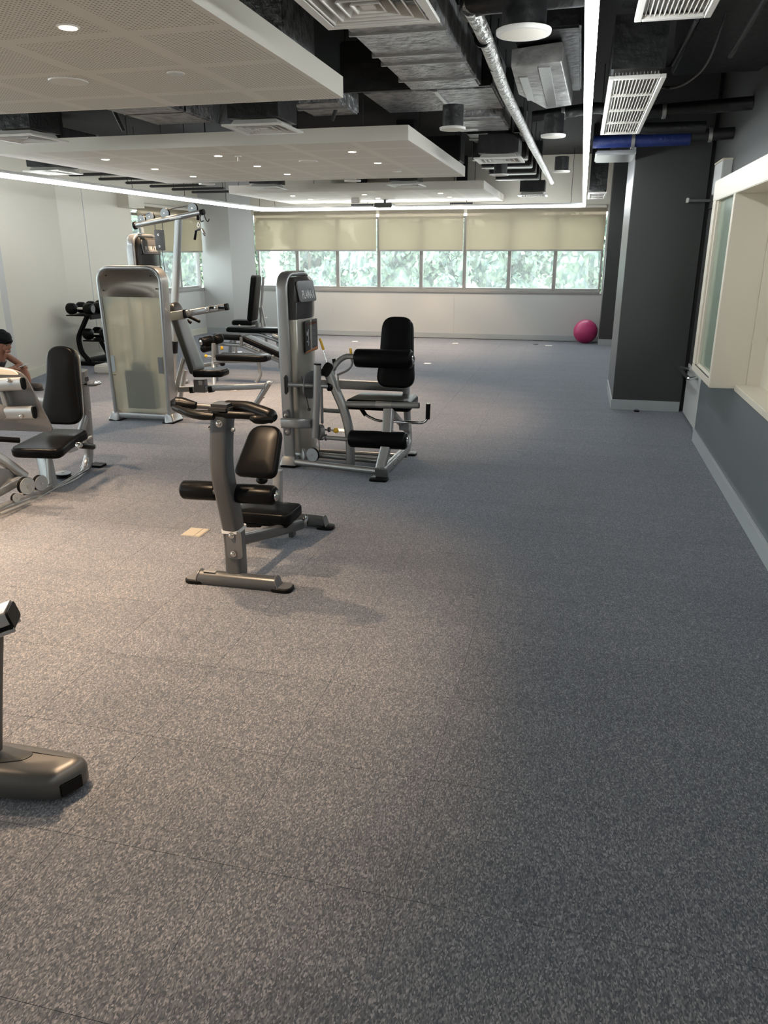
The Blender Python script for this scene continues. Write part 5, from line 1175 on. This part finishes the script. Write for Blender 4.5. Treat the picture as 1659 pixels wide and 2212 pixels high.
rollerp(t, (-4.730, 9.620, 0.545), (-4.817, 9.450, 0.518), 0.066); rollerp(t, (-4.734, 9.680, 0.527), (-4.673, 9.800, 0.547), 0.066, cap=False)
rollerp(t, (-4.752, 9.620, 0.441), (-4.797, 9.450, 0.434), 0.05, cap=False)
part('roller_rod', M['chrome'], t, cyl, (-4.785, 9.550, 0.527), (-4.711, 9.720, 0.535), 0.014); part('roller_rod', M['chrome'], t, cyl, (-4.779, 9.550, 0.436), (-4.710, 9.660, 0.450), 0.012)
part('knob_rod', M['chrome'], t, cyl, (-4.753, 9.480, 0.338), (-4.689, 9.500, 0.334), 0.009); part('pull_knob', M['yellow'], t, sph, (-4.766, 9.480, 0.341), 0.022)
part('pad_bracket', M['silver_light'], t, box, (-4.639, 9.450, 0.324), (-4.591, 9.500, 0.295), 0.004)

t = thing('decline_bench', 'black adjustable bench sloping down to the right behind the low flat bench', 'bench', (-4.7, 10.5, 0))
c = Vector((-4.920, 10.600, 0.493))
pad('seat_pad', t, (c.x, c.y, c.z-.05), (1, 0, -.03), (0, 1, 0), [(-.23, -.15), (.23, -.15), (.23, .15), (-.23, .15)], [.09, .05, .05, .09], 0.085, 0.03, 0.0)
a = Vector((-4.697, 10.600, 0.446)); e = Vector((-4.034, 10.600, 0.185)); tl = (e-a).normalized()
pad('back_pad', t, (a+e)/2-Vector((tl.z, 0, -tl.x))*-0.01, tl, (0, 1, 0), [(-(e-a).length/2, -.14), ((e-a).length/2, -.14), ((e-a).length/2, .14), (-(e-a).length/2, .14)], .05, 0.08, 0.028, 0.0)
leg_line(t, 'frame_beam', [(-5.128, 10.600, 0.374), (-4.753, 10.600, 0.358), (-4.122, 10.600, 0.136)], 0.05, 0.06, up=(0, 1, 0))
part('adjust_rail', M['silver_light'], t, rtube, [(-4.664, 10.500, 0.384), (-4.067, 10.500, 0.177)], 0.03, 0.03, up=(0, 1, 0))
for i in range(3): bolt(t, ((-4.531, 10.470, 0.351), (-4.419, 10.470, 0.309), (-4.209, 10.470, 0.236))[i], (0, -1, 0), 0.013)
part('side_plate', M['plate_grey'], t, box, (-4.694, 10.420, 0.497), (-4.651, 10.450, 0.364), 0.004)
part('side_plate', M['plate_grey'], t, box, (-5.099, 10.420, 0.394), (-5.069, 10.500, 0.233), 0.004)
part('pull_knob', M['yellow'], t, cyl, (-4.937, 10.300, 0.346), (-4.918, 10.320, 0.345), 0.03, 16, .006)
leg_line(t, 'leg', [(-4.895, 10.700, 0.343), (-4.902, 10.700, 0.227)], 0.06, 0.05, m='silver_light'); leg_line(t, 'leg_foot', [(-4.906, 10.660, 0.232), (-4.903, 10.900, 0.210)], 0.05, 0.04, m='silver_light', fr=0)
leg_line(t, 'leg', [(-5.115, 10.500, 0.299), (-5.104, 10.400, 0.117)], 0.05, 0.05)
part('floor_bar', S, t, rtube, [(-5.226, 10.300, 0.093), (-5.074, 10.600, 0.098)], 0.05, 0.05); part('wheel', M['rubber'], t, cyl, (-4.946, 10.300, 0.122), (-4.928, 10.340, 0.124), 0.035, 18, .006)
part('end_leg', S, t, rtube, [(-4.150, 10.600, 0.141), (-4.155, 10.600, 0.041)], 0.05, 0.05, up=(0, 1, 0))

t = thing('flat_bench', 'long flat black bench with angled frame, behind the sloping bench', 'bench', (-5.1, 12.0, 0))
c = Vector((-5.170, 12.100, 0.438))
pad('bench_pad', t, (c.x, c.y, c.z-.04), (1, 0, 0), (0, 1, 0), [(-.48, -.14), (.48, -.14), (.48, .14), (-.48, .14)], [.10, .04, .04, .10], 0.08, 0.03, 0.0)
leg_line(t, 'frame_beam', [(-5.624, 12.050, 0.364), (-5.071, 12.050, 0.370), (-4.655, 12.050, 0.246)], 0.05, 0.07, up=(0, 1, 0))
part('foot_roller', M['silver_light'], t, cyl, (-4.783, 11.900, 0.376), (-4.642, 11.900, 0.321), 0.03, 14, .006)
leg_line(t, 'leg', [(-5.589, 12.100, 0.353), (-5.638, 12.100, 0.015)], 0.05, 0.05); leg_line(t, 'leg', [(-4.771, 12.100, 0.252), (-4.710, 12.000, 0.032)], 0.05, 0.05)

t = thing('upright_bench', 'upright utility bench with tall black back in front of the corner pillar', 'bench', (-5.7, 13.1, 0))
c = Vector((-5.786, 13.100, 0.455))
pad('seat_pad', t, (c.x, c.y, c.z-.04), (1, 0, 0), (0, 1, 0), [(-.21, -.15), (.20, -.15), (.20, .15), (-.21, .15)], [.10, .03, .03, .10], 0.09, 0.03, 0.0)
a = Vector((-5.579, 13.100, 0.491)); e = Vector((-5.456, 13.100, 1.267)); tl = (e-a).normalized(); L = (e-a).length
b = BM(); slab(b, (a+e)/2+V3(.04, 0, 0), (0, 1, 0), tl, rpoly([(-.14, -L/2), (.14, -L/2), (.14, L/2), (-.14, L/2)], [.03, .03, .07, .07], 6), -0.09, 0.0); b.free()
pad('backrest', t, (a+e)/2-V3(.005, 0, 0), tl, (0, 1, 0), [(-L/2, -.15), (L/2, -.15), (L/2, .15), (-L/2, .15)], [.04, .08, .08, .04], 0.10, 0.03, 0.0)
leg_line(t, 'back_frame', [(-5.475, 13.100, 0.461), (-5.380, 13.100, 1.244)], 0.04, 0.03, fr=0)
leg_line(t, 'strut', [(-5.400, 13.000, 0.756), (-5.342, 13.000, 0.384)], 0.03, 0.03, fr=0); leg_line(t, 'strut', [(-5.520, 13.200, 0.718), (-5.486, 13.200, 0.364)], 0.03, 0.03, fr=0)
part('hinge_plate', M['plate_grey'], t, box, (-5.517, 12.950, 0.473), (-5.465, 13.000, 0.374), 0.004); part('pull_pin', M['print_white'], t, sph, (-5.324, 13.000, 0.552), 0.018)
leg_line(t, 'base_beam', [(-5.998, 13.100, 0.361), (-5.330, 13.100, 0.368)], 0.05, 0.05, up=(0, 0, 1), fr=0)
leg_line(t, 'leg', [(-5.972, 13.100, 0.354), (-6.006, 13.100, -0.017)], 0.05, 0.05); leg_line(t, 'leg', [(-5.375, 13.100, 0.359), (-5.384, 13.100, 0.009)], 0.05, 0.05)
part('height_knob', M['print_white'], t, cyl, (-5.829, 12.950, 0.426), (-5.804, 12.950, 0.395), 0.02)

# ------------------------------------------------ dumbbell rack and dumbbells
t = thing('dumbbell_rack', 'black two-shelf dumbbell rack against the left wall behind the frosted tower', 'rack', (-7.0, 11.2, 0))
IR = M['rubber']
y0, y1 = 10.34, 12.1
part('upper_shelf', IR, t, box, (-7.44, y0, 0.745), (-7.03, y1, 0.765), 0.004); part('shelf_lip', IR, t, box, (-7.05, y0, 0.70), (-7.01, y1, 0.764), 0.004)
part('lower_shelf', IR, t, box, (-7.22, y0+.02, 0.375), (-6.83, y1, 0.395), 0.004); part('shelf_lip', IR, t, box, (-6.85, y0+.02, 0.34), (-6.81, y1, 0.394), 0.004)
for yy in (y0+.12, y1-.2):
    part('upright', IR, t, rtube, [(-7.16, yy, 0.74), (-7.36, yy, 0.42), (-7.34, yy, 0.20), (-7.20, yy, 0.06)], 0.05, 0.08, 0.08, up=(0, 1, 0))
    part('lower_arm', IR, t, rtube, [(-6.98, yy, 0.37), (-6.90, yy, 0.22), (-6.86, yy, 0.06)], 0.05, 0.05, 0.05, up=(0, 1, 0))
    part('foot', IR, t, rtube, [(-7.42, yy, 0.035), (-6.75, yy, 0.035)], 0.06, 0.07, up=(0, 1, 0))
part('base_bar', IR, t, rtube, [(-7.25, y0+.12, .06), (-7.25, y1-.2, .06)], 0.08, 0.10)
def dumbbell(label):
    origin(); d = thing('dumbbell', label, 'dumbbell', (0, 0, 0), 'black dumbbells on the rack')
    for s in (-1, 1):
        h = part('head', M['rubber'], d, lathe, (s*.055, 0, 0), (s*.165, 0, 0), [(0, .030), (.010, .052), (.030, .062), (.085, .064), (.10, .058), (.11, .046)], 20)
        part('end_disc', M['plate_grey'], h, cyl, (s*.163, 0, 0), (s*.167, 0, 0), .042, 20)
    part('handle', M['chrome'], d, lathe, (-.057, 0, 0), (.057, 0, 0), [(0, .014), (.03, .016), (.057, .018), (.084, .016), (.114, .014)], 14)
    return d
dproto = None
names_u = ['nearest dumbbell on the upper shelf, its handle in full view', 'second dumbbell on the upper shelf, heads half hidden by the nearest', 'third dumbbell on the upper shelf of the rack', 'fourth dumbbell on the upper shelf, touching the frosted tower edge', 'fifth dumbbell on the upper shelf, behind the frosted tower']
for k in range(5):
    if dproto is None: dproto = dumbbell('x'); o = dproto; o.location = (-7.235, y0+.08+.25*k, 0.850); o.rotation_euler = (0, .0, 0); o.scale = (1.3, 1.3, 1.3)
    else: o = dup(dproto, (-7.235, y0+.08+.25*k, 0.850), (0, 0, 0))
    o['label'] = 'black ' + names_u[k]
for k in range(4):
    o = dup(dproto, (-7.03, y0+.12+.25*k, 0.478), (0, 0, 0)); o['label'] = 'black %s dumbbell on the lower shelf of the rack' % ('nearest', 'second', 'third', 'fourth')[k]
origin()

# ------------------------------------------------ rowing machine corner (bottom left)
t = thing('exercise_bike', 'dark grey base and upright of an exercise machine cut by the lower left edge', 'gym machine', (-1.75, 1.8, 0))
prof = rpoly([(-.62, -.175), (.06, -.152), (.245, -.115), (.292, -.02), (.262, .035), (-.05, .04), (-.62, .00)], [.02, .25, .035, .04, .05, .3, .02], 8)
b = BM(); rings = []
for ins, h in ((0.006, 0.016), (0.0, 0.024), (0.0, 0.07), (0.005, 0.083), (0.014, 0.094), (0.026, 0.101), (0.045, 0.104)):
    q = inset2(prof, ins) if ins else prof
    rings.append([b.verts.new((-1.715+x, 1.80+y, h)) for x, y in q])
n = len(prof)
for A, B in zip(rings, rings[1:]):
    for k in range(n): b.faces.new((A[k], A[(k+1) % n], B[(k+1) % n], B[k]))
b.faces.new(list(reversed(rings[0]))); b.faces.new(rings[-1]); fin('base_cover', b, M['silver_satin'], t)
b = BM(); slab(b, (-1.715, 1.80, 0.006), (1, 0, 0), (0, 1, 0), inset2(prof, 0.02), 0.014, 0.0); fin('rubber_foot', b, M['rubber'], t)
b = BM(); slab(b, (-1.715, 1.80, 0.103), (1, 0, 0), (0, 1, 0), rpoly([(-.4, -.11), (.0, -.105), (.10, -.06), (.11, -.02), (-.05, -.005), (-.4, -.02)], .02, 5), .004, .001); fin('inset_panel', b, M['plastic_dark'], t)
b = BM(); obox(b, (-1.447, 1.732, .045), (0.46, 1, 0), (-1, .46, 0), (0, 0, 1), (.075, .008, .045), .003); fin('side_slot', b, M['rubber'], t)
part('screw', M['rubber'], t, cyl, (-1.76, 1.73, .106), (-1.76, 1.73, .110), .008)
part('upright', M['silver_satin'], t, rtube, [(-1.731, 1.740, 0.124), (-1.710, 1.760, 0.322), (-1.683, 1.790, 0.571)], 0.05, 0.05, 0.1, up=(0, 1, 0), c=.014)
# rail with extruded aluminium profile rising to the right
r0 = Vector((-1.626, 1.800, 0.601)); r1 = r0 + Vector((-0.42, -0.22, -0.14)); tr_ = (r1-r0).normalized()
side = tr_.cross(Z).normalized(); upv = side.cross(tr_).normalized()
b = BM(); rtube(b, [r0, r1], 0.10, 0.045, up=tuple(upv), c=.006); fin('rail_top', b, M['silver_light'], t)
for k, (o1, o2, w_, h_) in enumerate(((0.034, -0.026, .012, .012), (0.038, -0.048, .014, .014), (-0.036, -0.045, .014, .014))):
    b = BM(); q0 = r0 + side*o1 + upv*o2; rtube(b, [q0, q0+(r1-r0)], w_, h_, up=tuple(upv), c=.003); fin('rail_rib', b, M['chrome'], t)
b = BM(); rtube(b, [r0 + upv*-.03 + tr_*.004, r1 + upv*-.03], 0.066, 0.04, up=tuple(upv), c=.004); fin('rail_web', b, M['rubber'], t)
b = BM(); rtube(b, [r0 - tr_*.008 + upv*-.010, r0 + tr_*.012 + upv*-.010], 0.095, 0.055, up=tuple(upv), c=.012); fin('end_cap', b, M['rubber'], t)
origin()

# ------------------------------------------------ seated person
def skin(name, joints, bones, m, parent, lev=2, root=0):
    me = bpy.data.meshes.new(name); me.from_pydata([Vector(j[0]) - ORG[0] for j in joints], bones, [])
    o = bpy.data.objects.new(name+'_tmp', me); COL.objects.link(o)
    md = o.modifiers.new('s', 'SKIN'); md.use_smooth_shade = True
    for i, v in enumerate(o.data.skin_vertices[0].data):
        r = joints[i][1]; v.radius = r if isinstance(r, tuple) else (r, r); v.use_root = (i == root)
    sd = o.modifiers.new('d', 'SUBSURF'); sd.levels = lev; sd.render_levels = lev
    bpy.context.view_layer.update()
    me2 = bpy.data.meshes.new_from_object(o.evaluated_get(bpy.context.evaluated_depsgraph_get()))
    bpy.data.objects.remove(o, do_unlink=True)
    for f in me2.polygons: f.use_smooth = True
    me2.materials.clear(); me2.materials.append(m)
    q = bpy.data.objects.new(name, me2); COL.objects.link(q); q.parent = parent; return q
PX, PY = -7.02, 8.05           # hips on the floor, person faces +x
t = thing('person', 'person in a dark striped sleeveless top sitting on the floor looking down at a phone', 'person', (PX, PY, 0))
def pp_(x, y, z): return (PX+x, PY+y, z)
J = [(pp_(0, 0, .13), .125), (pp_(.06, 0, .27), (.12, .14)), (pp_(.17, 0, .43), (.11, .15)), (pp_(.25, 0, .52), .072), (pp_(.29, 0, .565), .060),    # 0-4 pelvis..neck
     (pp_(.335, 0, .625), (.088, .076)), (pp_(.365, 0, .70), (.105, .088)), (pp_(.355, 0, .765), (.07, .06)),                            # 5-7 head
     (pp_(.21, -.17, .485), .052), (pp_(.36, -.24, .32), .042), (pp_(.46, -.14, .32), .034), (pp_(.52, -.06, .345), .026),                        # 8-11 near arm
     (pp_(.21, .17, .485), .052), (pp_(.38, .24, .34), .042), (pp_(.47, .14, .335), .034), (pp_(.53, .06, .35), .026),                          # 12-15 far arm
     (pp_(.10, -.12, .13), .085), (pp_(.36, -.22, .31), .062), (pp_(.42, -.20, .16), .05), (pp_(.43, -.20, .07), .038),                         # 16-19 near leg
     (pp_(.10, .12, .13), .085), (pp_(.42, .20, .34), .062), (pp_(.48, .20, .20), .05), (pp_(.50, .20, .08), .038)]                        # 20-23 far leg
Bn = [(0,1),(1,2),(2,3),(3,4),(4,5),(5,6),(6,7),(2,8),(8,9),(9,10),(10,11),(2,12),(12,13),(13,14),(14,15),(0,16),(16,17),(17,18),(18,19),(0,20),(20,21),(21,22),(22,23)]
def hand(base, d, s):
    """five short finger chains rooted in the palm"""
    i0 = len(J)
    for k, (off, ln) in enumerate(((-.024, .055), (-.008, .062), (.008, .058), (.022, .048))):
        b0 = Vector(J[base][0]) + Vector((.035, off*s, .0)); J.append((tuple(b0), .0095)); J.append((tuple(b0+Vector((ln*.6, off*.3*s, -.012))), .0085)); J.append((tuple(b0+Vector((ln*.7, -off*.2*s, -.032))), .007))
        n_ = len(J); Bn.extend([(base, n_-3), (n_-3, n_-2), (n_-2, n_-1)])
    b0 = Vector(J[base][0]) + Vector((.015, .026*s, .018)); J.append((tuple(b0), .010)); J.append((tuple(b0+Vector((.035, .012*s, .016))), .0085)); n_ = len(J); Bn.extend([(base, n_-2), (n_-2, n_-1)])
hand(11, 1, 1); hand(15, 1, -1)
body = skin('body', J, Bn, M['skin'], t)
top = skin('sleeveless_top', [(pp_(0, 0, .16), .135), (pp_(.06, 0, .27), (.135, .155)), (pp_(.17, 0, .43), (.125, .17)), (pp_(.235, 0, .495), .088)], [(0,1),(1,2),(2,3)], M['shirt'], t)
for k, yy in enumerate((-.12, -.05, .02, .09)):
    part('stripe', M['print_grey'], top, tube, [pp_(.135, yy, .18), pp_(.205, yy, .30), pp_(.29, yy*.9, .42)], .007, n=8)
sh = skin('shorts', [(pp_(0, 0, .13), .14), (pp_(.12, -.12, .15), .10), (pp_(.30, -.20, .27), .078), (pp_(.12, .12, .15), .10), (pp_(.34, .19, .29), .078)], [(0,1),(1,2),(0,3),(3,4)], M['cloth_dark'], t)
hc = Vector(pp_(.35, 0, .71))
b = BM(); bmesh.ops.create_icosphere(b, subdivisions=4, radius=.118, matrix=Matrix.Translation(hc + V3(-.006, 0, .032)) @ Matrix.Rotation(.45, 4, 'Y') @ Matrix.Diagonal((1.12, .92, .86, 1)))
for v in b.verts:
    d = v.co-hc; v.co += d.normalized()*0.014*noise.noise(v.co*26)
fin('hair', b, M['hair'], t)
part('fringe', M['hair'], t, sph, pp_(.435, 0, .695), .052, (.8, 1.35, .72))
for s in (-1, 1):
    part('ear', M['skin'], t, sph, pp_(.335, s*.082, .65), .026, (.6, .35, 1.1)); part('eye', M['hair'], t, sph, pp_(.428, s*.040, .642), .010, (.9, 1.2, .6))
    part('eyebrow', M['hair'], t, sph, pp_(.438, s*.038, .660), .013, (.6, 1.6, .35))
part('face', M['skin'], t, sph, pp_(.375, 0, .635), .072, (.92, .88, 1.12))
part('nose', M['skin'], t, sph, pp_(.446, 0, .618), .018, (1, .8, 1.3)); part('mouth', M['shoe'], t, sph, pp_(.430, 0, .585), .014, (.6, 1.6, .4)); part('chin', M['skin'], t, sph, pp_(.405, 0, .562), .036, (1, 1, .8))
for s, ax_, hz_ in ((-1, .46, 0.0), (1, .53, 0.0)):
    b = BM(); slab(b, pp_(ax_, s*.20, 0.012), (1, 0, 0), (0, 1, 0), rpoly([(-.10, -.042), (.17, -.05), (.17, .05), (-.10, .042)], [.04, .05, .05, .04], 6), .085, .035); f = fin('shoe', b, M['shoe'], t)
    b = BM(); slab(b, pp_(ax_, s*.20, 0.0), (1, 0, 0), (0, 1, 0), rpoly([(-.104, -.044), (.175, -.053), (.175, .053), (-.104, .044)], [.04, .05, .05, .04], 6), .02, .004); fin('sole', b, M['sole'], f)
t.scale = (.9, .9, .9); t.location.y += .1; t.location.x -= .08
origin()
o = thing('phone', 'pale phone held in both hands of the seated person', 'phone', pp_(.47, .1, .345))
b = BM(); obox(b, pp_(.475, .1, .335), (1, 0, .35), (0, 1, 0), (-.35, 0, 1), (.13, .065, .009), .003); fin('case', b, M['phone'], o)
b = BM(); obox(b, Vector(pp_(.473, .1, .341)), (1, 0, .35), (0, 1, 0), (-.35, 0, 1), (.118, .057, .002), .0005); fin('screen', b, M['disc'], o)
origin()
